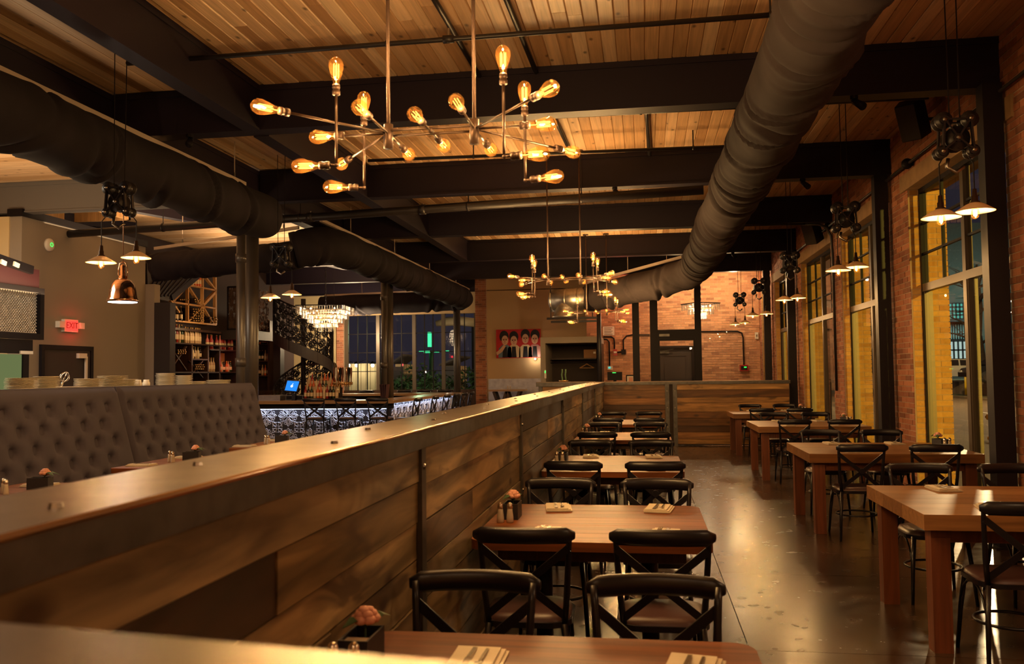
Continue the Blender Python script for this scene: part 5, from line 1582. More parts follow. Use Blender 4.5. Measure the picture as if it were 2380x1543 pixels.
# ---- bottles and gear on the counter
YC_ = 16.42
def cz(px): return at(px, 900, YC_).x
kinds = ['bottle_red', 'bottle_orange', 'bottle_clear', 'bottle_dark', 'bottle_label', 'bottle_orange', 'bottle_green']
st = thing('bottle_steps', 'stepped dark bottle stand on the bar counter', 'stand', (cz(740), YC_+.1, ZB_))
x0, x1 = cz(702), cz(782)
for k in range(3): MB().lohi((x0, YC_+.05+.1*k, ZB_), (x1, YC_+.15+.1*k, ZB_+.03+.11*k)).build('step', 'frame_black', st)
nm = ['bottom', 'middle', 'top']
for k in range(3):
    n = 11
    for i in range(n):
        put_bottle(kinds[(i*3+k*2) % 7], (x0+(x1-x0)*(i+.5)/n, YC_+.10+.1*k, ZB_+.03+.11*k), 'spirit bottle on the %s step of the bar stand, %s from the till' % (nm[k], ORDW[i]), 'bottles on the %s step' % nm[k], [.27, .28, .30][k], .029)
pos_ = thing('till_screen', 'blue touch screen till on the bar counter', 'screen', (cz(680), YC_+.1, ZB_))
pa, pb, pc_, pd = at(660, 908, YC_), at(690, 911, YC_), at(698, 885, YC_+.08), at(667, 883, YC_+.08)
MB().slab([pa, pb, pc_, pd], (0, .03, .004)).build('casing', 'screen_bezel', pos_)
def mixp(u, v): return (pa*(1-u)+pb*u)*(1-v)+(pd*(1-u)+pc_*u)*v
MB().slab([mixp(u, v)+Vector((0, -.006, 0)) for u, v in ((.06, .06), (.94, .06), (.94, .94), (.06, .94))], (0, .005, 0)).build('display', 'screen_blue', pos_)
lg = MB()
cu = [(.5+.09*math.cos(2*PI*i/12)*(1.0 if i not in (2, 3, 4) else .9), .48+.12*math.sin(2*PI*i/12)) for i in range(12)]
lg.slab([mixp(u, v)+Vector((0, -.009, 0)) for u, v in cu], (0, .002, 0))
lg.slab([mixp(u, v)+Vector((0, -.009, 0)) for u, v in ((.49, .62), (.55, .66), (.56, .74), (.51, .70))], (0, .002, 0))
lg.build('logo', 'screen_white', pos_)
MB().lohi((cz(676), YC_+.04, ZB_), (cz(684), YC_+.1, ZB_+.14)).build('stand', 'screen_bezel', pos_)
dw = thing('cash_drawer', 'low grey cash drawer under the blue till screen', 'drawer', (cz(679), YC_+.3, ZB_))
MB().lohi((cz(658), YC_+.12, ZB_), (cz(699), YC_+.42, ZB_+.1)).build('case', 'steel_edge', dw)
MB().lohi((cz(660), YC_+.112, ZB_+.02), (cz(697), YC_+.12, ZB_+.09)).build('drawer_front', 'frame_black', dw)
rg = thing('printer', 'small black receipt printer with a green light beside the till', 'printer', (cz(705), YC_+.4, ZB_))
MB().lohi((cz(699), YC_+.42, ZB_), (cz(715), YC_+.6, ZB_+.24)).build('case', 'frame_black', rg)
MB().lohi((cz(704), YC_+.414, ZB_+.2), (cz(712), YC_+.42, ZB_+.22)).build('status_light', 'screen_green', rg)
tr = thing('garnish_tray', 'steel garnish tray crowded with small glasses at the bar end', 'tray', (cz(626), YC_+.1, ZB_))
MB().lohi((cz(598), YC_, ZB_), (cz(651), YC_+.32, ZB_+.11)).build('tray_body', 'steel_sheet', tr)
for i in range(14):
    x = cz(600+50*(i+.5)/14); o = MB().lathe([(.022, 0), (.03, .09), (.028, .09), (.02, .004)], 10, (x, YC_+.06+.05*(i % 4), ZB_+.112)).build('tumbler', 'crystal_glass')
    tag(o, 'small glass standing on the garnish tray, %s from the banquette end' % ORDW[i], 'glass', 'glasses on the garnish tray')
tw = thing('tap_tower', 'polished beer tap tower with tall handles on the bar', 'tap', (cz(782), YC_+.15, ZB_))
MB().cyl((cz(778), YC_+.15, ZB_), (cz(778), YC_+.15, ZB_+.36), .03, n=14).build('column', 'galvanised', tw, True)
zt_ = at(790, 891, YC_+.15).z
MB().cyl((cz(768), YC_+.15, zt_), (cz(813), YC_+.15, zt_), .03, n=14).build('cross_pipe', 'brass', tw, True)
for i in range(9):
    x = cz(771+40*i/8)
    MB().cyl((x, YC_+.12, zt_), (x, YC_+.05, zt_-.06), .010, n=8).build('spout', 'brass', tw, True)
    MB().lathe([(.010, 0), (.012, .05), (.022, .16), (.024, .26), (.014, .29), (0, .295)], 10, (x, YC_+.13, zt_+.03)).build('handle', ['leg_wood', 'white_plastic', 'copper', 'frame_black'][i % 4], tw, True)
mn = thing('menu_holder', 'bunch of dark red menus standing by the bar column', 'menu', (-5.3, 17.5, ZB_))
p = at(893, 915, 17.3)
for k in range(4): MB().box((p.x+.035*k-.05, 17.3+.01*k, ZB_+.15), (.02, .2, .30), (0, R(4*k-6), 0)).build('menu_card', 'maroon', mn)

# ---- crystal chandeliers
def crystal(center, half, tiers, zt0, rot, step, dropl, label, frame=True, chain=True, power=None, sp=.058):
    t = thing('crystal_chandelier', label, 'chandelier', center, 'crystal chandeliers')
    C_ = Vector(center); mr = Matrix.Rotation(rot, 3, 'Z')
    m = MB().lathe([(0, 0)], 3) if False else MB()
    l_ = dropl; wdt = .011
    m.add([(-wdt, 0, 0), (0, -wdt, 0), (wdt, 0, 0), (0, wdt, 0), (-wdt, 0, -l_*.93), (0, -wdt, -l_*.93), (wdt, 0, -l_*.93), (0, wdt, -l_*.93), (0, 0, -l_), (0, 0, .012)],
          [(0, 1, 5, 4), (1, 2, 6, 5), (2, 3, 7, 6), (3, 0, 4, 7), (4, 5, 8), (5, 6, 8), (6, 7, 8), (7, 4, 8), (1, 0, 9), (2, 1, 9), (3, 2, 9), (0, 3, 9)])
    me = bpy.data.meshes.new('crystal_drop'); me.from_pydata(m.v, [], m.f); me.materials.append(M['crystal'])
    for k in range(tiers):
        h = half*(1-k/(tiers+.15)) ; z = -step*k
        fr = MB()
        for a, b in (((-h, -h), (h, -h)), ((h, -h), (h, h)), ((h, h), (-h, h)), ((-h, h), (-h, -h))):
            fr.bar(C_+mr @ Vector((a[0], a[1], z)), C_+mr @ Vector((b[0], b[1], z)), .018, .022)
        fr.build('tier_frame', 'brass' if k else 'frame_black', t)
        n = max(3, int(2*h/sp))
        for sx in range(4):
            for i in range(n):
                u = -h+2*h*(i+.5)/n
                v = [(u, -h), (h, u), (-u, h), (-h, -u)][sx]
                o = bpy.data.objects.new('crystal_drop', me); COL.objects.link(o); o.parent = t
                o.location = mr @ Vector((v[0], v[1], z-.012)); o.rotation_euler = (0, 0, rot+rb5.uniform(-.3, .3))
        if h > .12:
            for q in ((-.5, -.5), (.5, .5), (.5, -.5), (-.5, .5)):
                p = C_+mr @ Vector((q[0]*h, q[1]*h, z-.06))
                MB().ball(p, .018, 8, 6, (1, 1, 1.5)).build('candle_bulb', 'filament_core', t, True)
    for k in range(3):
        lamp('POINT', C_+Vector((0, 0, -.06-step*k*1.3)), power or K['crystal'], (1, .72, .42), size=half*.35, parent=t)
    if chain:
        z = 0
        ztop = 4.60-C_.z
        k = 0
        while z < ztop-.06:
            ring = [(C_.x+(.016*math.cos(2*PI*i/8) if k % 2 else 0), C_.y+(0 if k % 2 else .016*math.cos(2*PI*i/8)), C_.z+z+.045+.045*math.sin(2*PI*i/8)) for i in range(8)]
            MB().tube(ring, .006, 5, True).build('chain_link', 'frame_black', t, True); z += .075; k += 1
    return t
cc = at(757, 713, 19.3)
crystal((cc.x, 19.3, cc.z), .56, 5, 0, .12, .098, .185, 'large stepped crystal chandelier hanging over the bar')
c2 = at(1628, 706, 23.3)
crystal((c2.x, 23.3, c2.z), .37, 3, 0, .5, .11, .17, 'small square crystal chandelier hanging behind the glass screen', chain=True, power=15, sp=.06)

# ---- spiral stair
SX, SY = at(705, 800, 20.6).x, 20.6
stair = thing('spiral_stair', 'dark spiral stair with pierced flower railings behind the bar', 'stairs', (SX, SY, 0))
MB().cyl((SX, SY, 0), (SX, SY, 3.5), .06, n=14).build('centre_pole', 'frame_black', stair, True)
RS = .72
def hz(ph):     # height along the run, ph in degrees from 215 down to -150
    return .1+(215-ph)/215*1.68 if ph > 0 else 1.78+(-ph)/150*.80
def hp(ph, r, dz): return Vector((SX+r*math.cos(R(ph)), SY+r*math.sin(R(ph)), hz(ph)+dz))
phs = [215-i*7.3 for i in range(51)]
m = MB(); vs = []
for ph in phs: vs += [hp(ph, RS, -.14), hp(ph, RS, .14), hp(ph, RS+.03, .14), hp(ph, RS+.03, -.14)]
fs = []
for i in range(len(phs)-1):
    for a in range(4): fs.append((4*i+a, 4*i+(a+1) % 4, 4*i+4+(a+1) % 4, 4*i+4+a))
fs += [(3, 2, 1, 0), (4*len(phs)-4, 4*len(phs)-3, 4*len(phs)-2, 4*len(phs)-1)]
MB().add(vs, fs).build('stringer', 'dark_panel', stair)
for k in range(15):
    ph = 208-k*24
    a, b = ph+11, ph-11
    z = hz(ph)
    MB().slab([(SX+.05*math.cos(R(a)), SY+.05*math.sin(R(a)), z), (SX+RS*math.cos(R(a)), SY+RS*math.sin(R(a)), z), (SX+RS*math.cos(R(b)), SY+RS*math.sin(R(b)), z), (SX+.05*math.cos(R(b)), SY+.05*math.sin(R(b)), z)], (0, 0, .04)).build('tread', 'dark_panel', stair)
MB().tube([hp(ph, RS+.015, 1.02) for ph in phs], .022, 8).build('handrail', 'frame_black', stair, True)
for k, (p0_, p1_) in enumerate(((215, 150), (150, 85), (85, 20), (20, -40), (-40, -95), (-95, -150))):
    lattice_panel(lambda u, v: hp(p0_+(p1_-p0_)*u, RS+.015, .14+.86*v), 2, 2, .013).build('pierced_panel', 'frame_black', stair)
for ph in (215, 150, 85, 20, -40, -95, -150): MB().cyl(hp(ph, RS+.015, -.1), hp(ph, RS+.015, 1.02), .016, n=8).build('baluster', 'frame_black', stair, True)
mz = thing('mezzanine', 'dark mezzanine landing with pierced flower screen beside the stair', 'landing', (-9.2, 20, 2.5))
lx0, lx1 = -10.18, SX-.80
MB().lohi((lx0, 19.1, 2.44), (lx1, 20.8, 2.66)).build('landing_slab', 'dark_panel', mz)
lattice_panel(lambda u, v: Vector((lx0+.4+(lx1-lx0-.4)*u, 19.12, 2.68+1.0*v)), 3, 2, .011).build('pierced_screen', 'bronze', mz)
lattice_panel(lambda u, v: Vector((lx1-.01, 19.14+1.2*u, 2.68+1.0*v)), 2, 2, .011).build('pierced_screen', 'bronze', mz)
for z in (2.68, 3.69): MB().lohi((lx0+.4, 19.10, z-.02), (lx1, 19.14, z+.02)).build('screen_rail', 'frame_black', mz)
for x in (lx0+.4, lx1-.02): MB().lohi((x-.02, 19.1, 2.66), (x+.02, 19.14, 3.7)).build('screen_post', 'frame_black', mz)
pl = at(777, 850, 21.5)
t = thing('lantern', 'small white lantern hanging between the stair and the far windows', 'lamp', (pl.x, 21.5, pl.z))
MB().lathe([(.07, -.09), (.075, .0), (.05, .05), (.02, .09)], 12, (pl.x, 21.5, pl.z)).build('shade', 'frame_bronze', t, True)
MB().ball((pl.x, 21.5, pl.z-.07), .045, 10, 8).build('bulb', 'pendant_core', t, True)
MB().cyl((pl.x, 21.5, pl.z+.08), (pl.x, 21.5, 4.56), .005, n=6).build('cord', 'frame_black', t)
lamp('POINT', (pl.x, 21.5, pl.z-.15), 6, (1, .8, .6), size=.04, parent=t)

# ================================================================== KITCHEN PASS, PLATES, WALL THINGS
ps = thing('pass_counter', 'long pass counter behind the banquette holding stacks of plates', 'counter', (-6, 8, 0))
MB().lohi((-6.35, 4.4, 1.40), (-5.62, 11.15, 1.43)).build('counter_top', 'steel_sheet', ps)
MB().lohi((-6.3, 4.5, .02), (-5.67, 11.1, 1.40)).build('body', 'grey_wall', ps)
def plate_mesh(r):
    m = MB().lathe([(0, .004), (r*.55, .004), (r*.62, .0), (r*.66, .002), (r*.98, .010), (r, .0135), (r*.97, .0135), (r*.64, .006), (0, .007)], 20)
    me = bpy.data.meshes.new('plate'); me.from_pydata(m.v, [], m.f); me.materials.append(M['china'])
    me.polygons.foreach_set('use_smooth', [True]*len(me.polygons)); return me
def stack(px, py, wpx, n, label, X=-5.86):
    p = atx(px, py, X); d = (p-CAM).length
    r_ = wpx/2*d/FPX
    me = plate_mesh(r_)
    for i in range(n):
        o = bpy.data.objects.new('plate', me); COL.objects.link(o)
        o.location = (X+rb5.uniform(-.006, .006), p.y+rb5.uniform(-.006, .006), 1.431+i*.0135)
        tag(o, 'white plate in the %s, %s up' % (label, ORDW[i]), 'plate', 'plates in the ' + label)
for px, wpx, n, lb in ((50, 62, 10, 'blurred stack at the end of the pass counter'), (110, 50, 11, 'second stack, before the service door'), (163, 62, 3, 'low stack under the whisk'), (207, 58, 9, 'stack at the door edge'),
                       (262, 60, 11, 'broad stack below the exit sign wall'), (296, 44, 8, 'stack next to the white jugs'), (384, 40, 13, 'tall stack of small plates before the bottle shelving'), (427, 36, 11, 'second tall stack of small plates'),
                       (459, 36, 5, 'short stack of bowls-sized plates'), (507, 52, 6, 'low stack nearest the round column')):
    stack(px, 899, wpx, n, lb)
for px, lb in ((321, 'ribbed white jug beside the plate stacks'), (340, 'smooth white jug beside the tall plate stack')):
    p = atx(px, 895, -5.86); t = thing('jug', lb, 'jug', (p.x, p.y, 1.431), 'white jugs on the pass')
    MB().lathe([(.03, 0), (.042, .02), (.044, .06), (.032, .085), (.034, .10)], 14, (p.x, p.y, 1.431)).build('body', 'china', t, True)
    MB().tube([(p.x, p.y+.04, 1.50), (p.x, p.y+.07, 1.49), (p.x, p.y+.07, 1.46), (p.x, p.y+.04, 1.45)], .006, 6).build('handle', 'china', t, True)
wp = atx(150, 893, -5.86); wk = thing('whisk', 'wire whisk standing slanted in front of the service door', 'whisk', (wp.x, wp.y, 1.475))
tip = atx(156, 862, -5.86); base_ = Vector((wp.x, wp.y-.05, 1.476)); ax = (tip-base_).normalized()
MB().cyl(base_, base_+ax*.06, .009, n=8).build('handle', 'cutlery', wk, True)
fx_, fy_, _ = frame_of(ax)
for k in range(4):
    an = PI*k/4; sd = fx_*math.cos(an)+fy_*math.sin(an)
    MB().tube([base_+ax*.05+sd*(.045*math.sin(PI*q/10)**.8*(1 if q < 8 else 1))*(1 if True else 0)+ax*(.12*q/10) for q in range(11)]+[base_+ax*.17-sd*0.0]+[base_+ax*.05-sd*(.045*math.sin(PI*q/10)**.8)+ax*(.12*q/10) for q in range(9, -1, -1)], .0025, 5).build('wire_loop', 'cutlery', wk, True)

def text_obj(body, size, loc, rotm, m, parent, depth=.004, name='lettering'):
    cu_ = bpy.data.curves.new(name, 'FONT'); cu_.body = body; cu_.size = size; cu_.extrude = depth; cu_.align_x = 'CENTER'; cu_.align_y = 'CENTER'
    tmp = bpy.data.objects.new(name, cu_); COL.objects.link(tmp)
    bpy.context.view_layer.update()
    dg = bpy.context.evaluated_depsgraph_get(); me = bpy.data.meshes.new_from_object(tmp.evaluated_get(dg))
    bpy.data.objects.remove(tmp)
    me.materials.clear(); me.materials.append(M[m])
    o = bpy.data.objects.new(name, me); COL.objects.link(o)
    o.parent = parent; o.location = Vector(loc)-wo(parent); o.rotation_euler = rotm
    return o
ex0, ex1 = atx(139, 742, XL), atx(177, 772, XL)
ye, ze = (ex0.y+ex1.y)/2, (ex0.z+ex1.z)/2
es_ = thing('exit_sign', 'glowing red exit sign with two white lamp heads', 'sign', (XL, ye, ze))
hw, hh = .165, .10
MB().lohi((XL, ye-hw, ze-hh), (XL+.06, ye+hw, ze+hh)).build('housing', 'white_plastic', es_)
MB().lohi((XL+.06, ye-hw+.03, ze-hh+.02), (XL+.066, ye+hw-.015, ze+hh-.02)).build('lit_face', 'exit_red', es_)
text_obj('EXIT', .14, (XL+.068, ye+.008, ze), (PI/2, 0, PI/2), 'maroon', es_, .002)
for s_ in (-1, 1):
    MB().cyl((XL+.03, ye+s_*.17, ze+.02), (XL+.03, ye+s_*.21, ze+.02), .018, n=10).build('arm', 'white_plastic', es_, True)
    MB().lohi((XL+.0, ye+s_*.25-.055, ze-.04), (XL+.08, ye+s_*.25+.055, ze+.06)).build('lamp_head', 'white_plastic', es_)
lamp('POINT', (XL+.18, ye+.05, ze-.03), 2.2, (1, .03, .03), size=.06, parent=es_)
al = atx(113, 569, XL); t = thing('wall_alarm', 'round white wall unit with a green light ring', 'alarm', (XL, al.y, al.z))
MB().lathe([(.105, 0), (.10, .03), (.06, .05), (0, .052)], 24, (XL, al.y, al.z), Matrix.Rotation(PI/2, 3, 'Y')).build('housing', 'white_plastic', t, True)
ring = [(XL+.058, al.y+.03*math.cos(2*PI*i/18), al.z+.03*math.sin(2*PI*i/18)) for i in range(18)]
MB().tube(ring, .004, 6, True).build('light_ring', 'screen_green', t, True)
# hood with the wire-mesh panel
XH = -7.4
hd = thing('hood_screen', 'black framed panel of diamond metal mesh at the kitchen edge', 'panel', (XH, 8, 2.5))
A, B = atx(0, 667, XH), atx(97, 790, XH)
y0h, y1h = A.y-.9, B.y
zt0, zb0 = atx(60, 668, XH).z, B.z
MB().lohi((XH-.05, y0h, zb0), (XH-.03, y1h, zt0)).build('backing', 'galvanised', hd)
for a, b in (((y0h, zt0-.05), (y1h, zt0+.01)), ((y0h, zb0), (y1h, zb0+.07))): MB().lohi((XH-.05, a[0], a[1]), (XH+.03, b[0], b[1])).build('frame_rail', 'frame_black', hd)
MB().lohi((XH-.05, y1h-.07, zb0+.07), (XH+.03, y1h, zt0-.05)).build('frame_stile', 'frame_black', hd)
mm = MB(); z = zb0+.08; k = 0
while z < zt0-.06:
    y = y0h+(.02 if k % 2 else 0)
    while y < y1h-.09:
        mm.add([(XH-.03, y, z), (XH-.03, y+.036, z), (XH-.03, y+.018, z+.018), (XH-.03, y+.018, z-.018), (XH-.012, y+.018, z+.004)], [(0, 3, 4), (3, 1, 4), (1, 2, 4), (2, 0, 4)]); y += .04
    z += .02; k += 1
o = mm.build('diamond_mesh', 'galvanised', hd); o['kind'] = 'stuff'
MB().lohi((XH-.6, y0h, zt0+.012), (XH+.0, y1h-.06, zt0+.24)).build('top_box', 'maroon', hd)
lamp('AREA', (XH+.9, y1h-1.0, zt0+.45), 9, (1, .85, .62), rot=(0, R(60), 0), sx=.4, sy=.4)
gpt = atx(50, 860, XH); g2 = atx(0, 822, XH)
t = thing('glass_screen', 'green-lit frosted screen with a black edge post at the kitchen', 'screen', (XH, 8, 1.6))
MB().lohi((XH-.02, y0h, 1.2), (XH, gpt.y, atx(25, 823, XH).z)).build('frosted_sheet', 'frost_green', t)
MB().lohi((XH-.03, gpt.y, 1.2), (XH+.02, gpt.y+.1, atx(25, 823, XH).z)).build('edge_post', 'frame_black', t)
t = thing('serving_hatch', 'dark glossy hatch front with a white ticket under the mesh panel', 'hatch', (XH, 8, 1.9))
MB().lohi((XH-.04, y0h, atx(30, 821, XH).z), (XH-.01, atx(78, 800, XH).y, zb0-.005)).build('front', 'frame_black', t)
a, b = atx(47, 815, XH), atx(76, 823, XH)
MB().lohi((XH-.01, a.y, b.z), (XH+.006, b.y, a.z)).build('ticket', 'white_plastic', t)
p = atx(30, 600, XH); t = thing('kitchen_duct', 'slanting dark duct with pale slots above the mesh panel', 'duct', (XH, p.y, p.z))
MB().bar(atx(-40, 590, XH), atx(70, 628, XH), .10, .10).build('body', 'frame_black', t)
for a, b in (((2, 607), (14, 613)), ((32, 612), (44, 618))): MB().bar(atx(a[0], a[1], XH+.06), atx(b[0], b[1], XH+.06), .02, .05).build('slot', 'white_plastic', t)

# ---- painting: four generic figures on red
A, B = at(1153, 766, YW-.05), at(1257, 831, YW-.05)
pt = thing('painting', 'red canvas painting of four figures side by side', 'painting', ((A.x+B.x)/2, YW, B.z))
MB().lohi((A.x, YW-.055, B.z), (B.x, YW-.005, A.z)).build('canvas', 'canvas_red', pt)
Wp, Hp = B.x-A.x, A.z-B.z
def PP(u, v, k): return Vector((A.x+Wp*u, YW-.056-.003*k, B.z+Hp*v))
def blob(us, k, m, name): MB().slab([PP(u, v, k) for u, v in us], (0, .003, 0)).build(name, m, pt)
def ell(cu_, cv, ru, rv, n=14): return [(cu_+ru*math.cos(2*PI*i/n), cv+rv*math.sin(2*PI*i/n)) for i in range(n)]
figs = [(.20, .62, 'denim', -.05), (.40, .60, 'shirt_cream', .0), (.66, .66, 'shirt_cream', .0), (.87, .64, 'shirt_pink', .02)]
for (cu_, cv, m_, ln) in figs:
    blob([(cu_-.15, .02), (cu_+.15, .02), (cu_+.14, .36), (cu_+.06, .46), (cu_-.06, .46), (cu_-.14, .34)], 1, m_, 'torso')
    blob([(cu_-.06, .02), (cu_+.06, .02), (cu_+.04, .40), (cu_-.04, .40)], 2, 'ink', 'waistcoat')
    blob(ell(cu_+ln*.4, cv+.14, .105, .20), 2, 'ink', 'hair')
    blob(ell(cu_, cv, .075, .17), 3, 'skin_tone', 'face')
    blob([(cu_-.055, cv+.05), (cu_+.055, cv+.05), (cu_+.045, cv+.02), (cu_-.045, cv+.02)], 4, 'skin_shade', 'brow')
    for s_ in (-1, 1): blob(ell(cu_+s_*.03, cv+.015, .012, .022, 8), 5, 'ink', 'eye')
    blob([(cu_-.008, cv), (cu_+.008, cv), (cu_+.014, cv-.06), (cu_-.014, cv-.06)], 5, 'skin_shade', 'nose')
    blob([(cu_-.028, cv-.10), (cu_+.028, cv-.10), (cu_, cv-.085)], 5, 'ink', 'mouth')
blob([(.02, .1), (.14, .22), (.22, .42), (.17, .46), (.08, .3), (.0, .2)], 6, 'skin_tone', 'arm')
ltp = at(1244, 834, YW-.12); t = thing('picture_light', 'tiny bright bulb on the plaster at the corner of the painting', 'lamp', ltp)
MB().ball(ltp, .03, 10, 8).build('bulb', 'pendant_core', t, True)
MB().cyl(ltp, (ltp.x, YW, ltp.z), .012, n=8).build('bracket', 'brass', t, True)
lamp('POINT', ltp+Vector((0, -.1, 0)), 5, (1, .8, .55), size=.03, parent=t)
# high table with crossed legs under the painting
T0, T1 = at(1137, 907, 24.4), at(1222, 903, 24.4)
t = thing('high_table', 'pale-topped high table with crossed dark legs below the painting', 'table', ((T0.x+T1.x)/2, 24.4, 0))
ztb = at(1180, 905, 24.4).z
MB().lohi((T0.x, 24.1, ztb-.05), (T1.x, 24.75, ztb)).build('top', 'bartop', t)
for y in (24.2, 24.65):
    for a, b in ((.15, .5), (.5, .15), (.5, .85), (.85, .5)):
        MB().bar((T0.x+(T1.x-T0.x)*a, y, ztb-.05), (T0.x+(T1.x-T0.x)*b, y, 0), .07, .07).build('cross_leg', 'dark_wood', t)
put_shaker(T0.x+.55, 24.35, ztb, 'salt shaker on the high table below the painting', 'shakers on the high table')
put_shaker(T0.x+.62, 24.40, ztb, 'pepper shaker on the high table below the painting', 'shakers on the high table')
# ---- coat closet
ck0, ck1 = at(1256, 800, 22.3).x, at(1396, 800, 22.3).x
zc0, zc1 = at(1320, 797, 22.3).z, at(1320, 783, 22.3).z
t = sthing('wall_closet', ((ck0+ck1)/2, 22.6, 0), 'dark coat closet below the metal duct')
MB().lohi((ck0, 22.3, zc0), (ck1, 24.0, zc1)).build('soffit', 'grey_wall', t)
MB().lohi((ck0, 22.3, 0), (ck0+.13, 24.0, zc0)).build('cheek', 'grey_wall', t)
MB().lohi((ck1-.08, 22.3, 0), (ck1, 24.0, zc0)).build('cheek', 'dark_wood', t)
MB().lohi((ck0+.13, 23.9, 0), (ck1-.08, 24.0, zc0)).build('back', 'closet', t)
xh0, xh1 = at(1278, 833, 23.5).x, at(1388, 833, 23.5).x; zsh = at(1330, 833, 23.6).z
sf = thing('closet_shelf', 'dark shelf with hanging rail inside the coat closet', 'shelf', ((xh0+xh1)/2, 23.6, zsh))
MB().lohi((xh0, 23.35, zsh-.03), (xh1-.02, 23.89, zsh)).build('board', 'dark_wood', sf)
MB().cyl((xh0, 23.5, zsh-.12), (xh1-.02, 23.5, zsh-.12), .014, n=10).build('rail', 'black_steel', sf, True)
bxa, bxb = at(1357, 833, 23.4), at(1386, 812, 23.4)
t = thing('cardboard_box', 'brown cardboard box on the coat closet shelf', 'box', ((bxa.x+bxb.x)/2, 23.55, zsh))
MB().lohi((bxa.x, 23.4, zsh), (bxb.x, 23.75, bxb.z)).build('carton', 'cardboard', t)
MB().lohi((bxa.x+.26, 23.396, zsh+.12), (bxb.x-.02, 23.4, bxb.z-.06)).build('paper_label', 'white_plastic', t)
hc = at(1364, 855, 23.5); t = thing('coat_hanger', 'pale wooden coat hanger on the closet rail', 'hanger', (hc.x, 23.5, hc.z))
zr = zsh-.12
MB().tube([(hc.x-.2, 23.5, hc.z), (hc.x-.12, 23.5, hc.z+.04), (hc.x, 23.5, hc.z+.11), (hc.x+.12, 23.5, hc.z+.04), (hc.x+.2, 23.5, hc.z)], .013, 8).build('shoulder', 'lath', t, True)
MB().cyl((hc.x-.19, 23.5, hc.z+.0), (hc.x+.19, 23.5, hc.z), .008, n=8).build('bar', 'lath', t, True)
MB().tube([(hc.x, 23.5, hc.z+.11), (hc.x, 23.5, zr-.02), (hc.x+.02, 23.5, zr+.01), (hc.x, 23.5, zr+.022), (hc.x-.02, 23.5, zr+.01)], .004, 6).build('hook', 'cutlery', t, True)
# cactus-like stems on the low front
pp = at(1310, 886, 19.25); t = thing('potted_plant', 'two thin green stems in a flat pot on the low plank front', 'plant', (pp.x, 19.25, 1.353))
MB().lathe([(.09, 0), (.11, .03), (.10, .03), (.085, .01)], 16, (pp.x, 19.25, 1.353)).build('bowl', 'brass', t, True)
for dx in (-.035, .045):
    n = 9; pts = [(pp.x+dx+.006*math.sin(q), 19.25, 1.36+.27*q/n) for q in range(n+1)]
    MB().tube(pts, [.013+.006*(q % 2) for q in range(n+1)], 7).build('stem', 'leaf_green', t, True)
cdl = at(1267, 865, 22.28)
t = thing('hand_sanitizer', 'slim green-lit dispenser on the closet cheek', 'dispenser', (cdl.x, 22.28, cdl.z))
MB().lohi((cdl.x-.02, 22.25, cdl.z-.16), (cdl.x+.03, 22.298, cdl.z+.06)).build('body', 'white_plastic', t)
MB().lohi((cdl.x-.008, 22.246, cdl.z-.02), (cdl.x+.018, 22.25, cdl.z+.04)).build('light', 'screen_green', t)
# ---- things on the far brick wall left of the screen
def wallp(px, py): return at(px, py, YB-.02)
a, b = wallp(1401, 759), wallp(1428, 779)
t = thing('notice', 'white printed notice on the red-lit brick', 'sign', (a.x, YB, b.z))
MB().lohi((a.x, YB-.03, b.z), (b.x, YB-.018, a.z)).build('board', 'white_plastic', t)
for k in range(5): MB().lohi((a.x+.04, YB-.032, a.z-.05-.045*k), (b.x-.05-.03*(k % 2), YB-.03, a.z-.035-.045*k)).build('text_line', 'facade_dark', t)
a = wallp(1430, 819); t = thing('fire_pull', 'red fire alarm pull with conduits on the brick', 'alarm', (a.x, YB, a.z))
MB().lohi((a.x-.055, YB-.07, a.z-.09), (a.x+.055, YB-.015, a.z+.09)).build('box', 'red_plastic', t)
MB().lohi((a.x-.04, YB-.082, a.z-.02), (a.x+.04, YB-.07, a.z+.03)).build('pull_bar', 'white_plastic', t)
MB().tube([(wallp(1402, 783).x, YB-.03, wallp(1402, 783).z), (wallp(1421, 783).x, YB-.03, wallp(1421, 783).z), (wallp(1427, 787).x, YB-.03, wallp(1427, 787).z), (wallp(1428, 795).x, YB-.03, wallp(1428, 795).z), (wallp(1428, 811).x, YB-.03, wallp(1428, 811).z)], .02, 8).build('conduit', 'frame_black', t, True)
MB().tube([(wallp(1402, 788).x, YB-.03, wallp(1402, 788).z), (wallp(1411, 789).x, YB-.03, wallp(1411, 789).z), (wallp(1416, 795).x, YB-.03, wallp(1416, 795).z), (wallp(1417, 850).x, YB-.03, wallp(1417, 850).z)], .02, 8).build('conduit', 'frame_black', t, True)
a2 = wallp(1449, 818); t = thing('fire_horn', 'black alarm horn with conduit beside the red fire pull', 'alarm', (a2.x, YB, a2.z))
MB().lohi((a2.x-.06, YB-.08, a2.z-.07), (a2.x+.07, YB-.015, a2.z+.07)).build('box', 'frame_black', t)
MB().tube([(a2.x, YB-.03, a2.z+.05), (a2.x, YB-.03, wallp(1452, 790).z), (wallp(1456, 781).x, YB-.03, wallp(1456, 781).z), (wallp(1470, 778).x, YB-.03, wallp(1470, 778).z), (wallp(1510, 778).x, YB-.03, wallp(1510, 778).z)], .02, 8).build('conduit', 'frame_black', t, True)
MB().cyl((a.x+.055, YB-.04, a.z), (a2.x-.06, YB-.04, a2.z), .02, n=8).build('link_pipe', 'frame_black', t, True)
a = wallp(1418, 855); t = thing('thermostat', 'small white thermostat with a lit display on the brick', 'thermostat', (a.x, YB, a.z))
MB().lohi((a.x-.075, YB-.045, a.z-.055), (a.x+.075, YB-.015, a.z+.055)).build('case', 'white_plastic', t)
MB().lohi((a.x-.05, YB-.048, a.z-.02), (a.x+.02, YB-.045, a.z+.035)).build('display', 'teal_window', t)
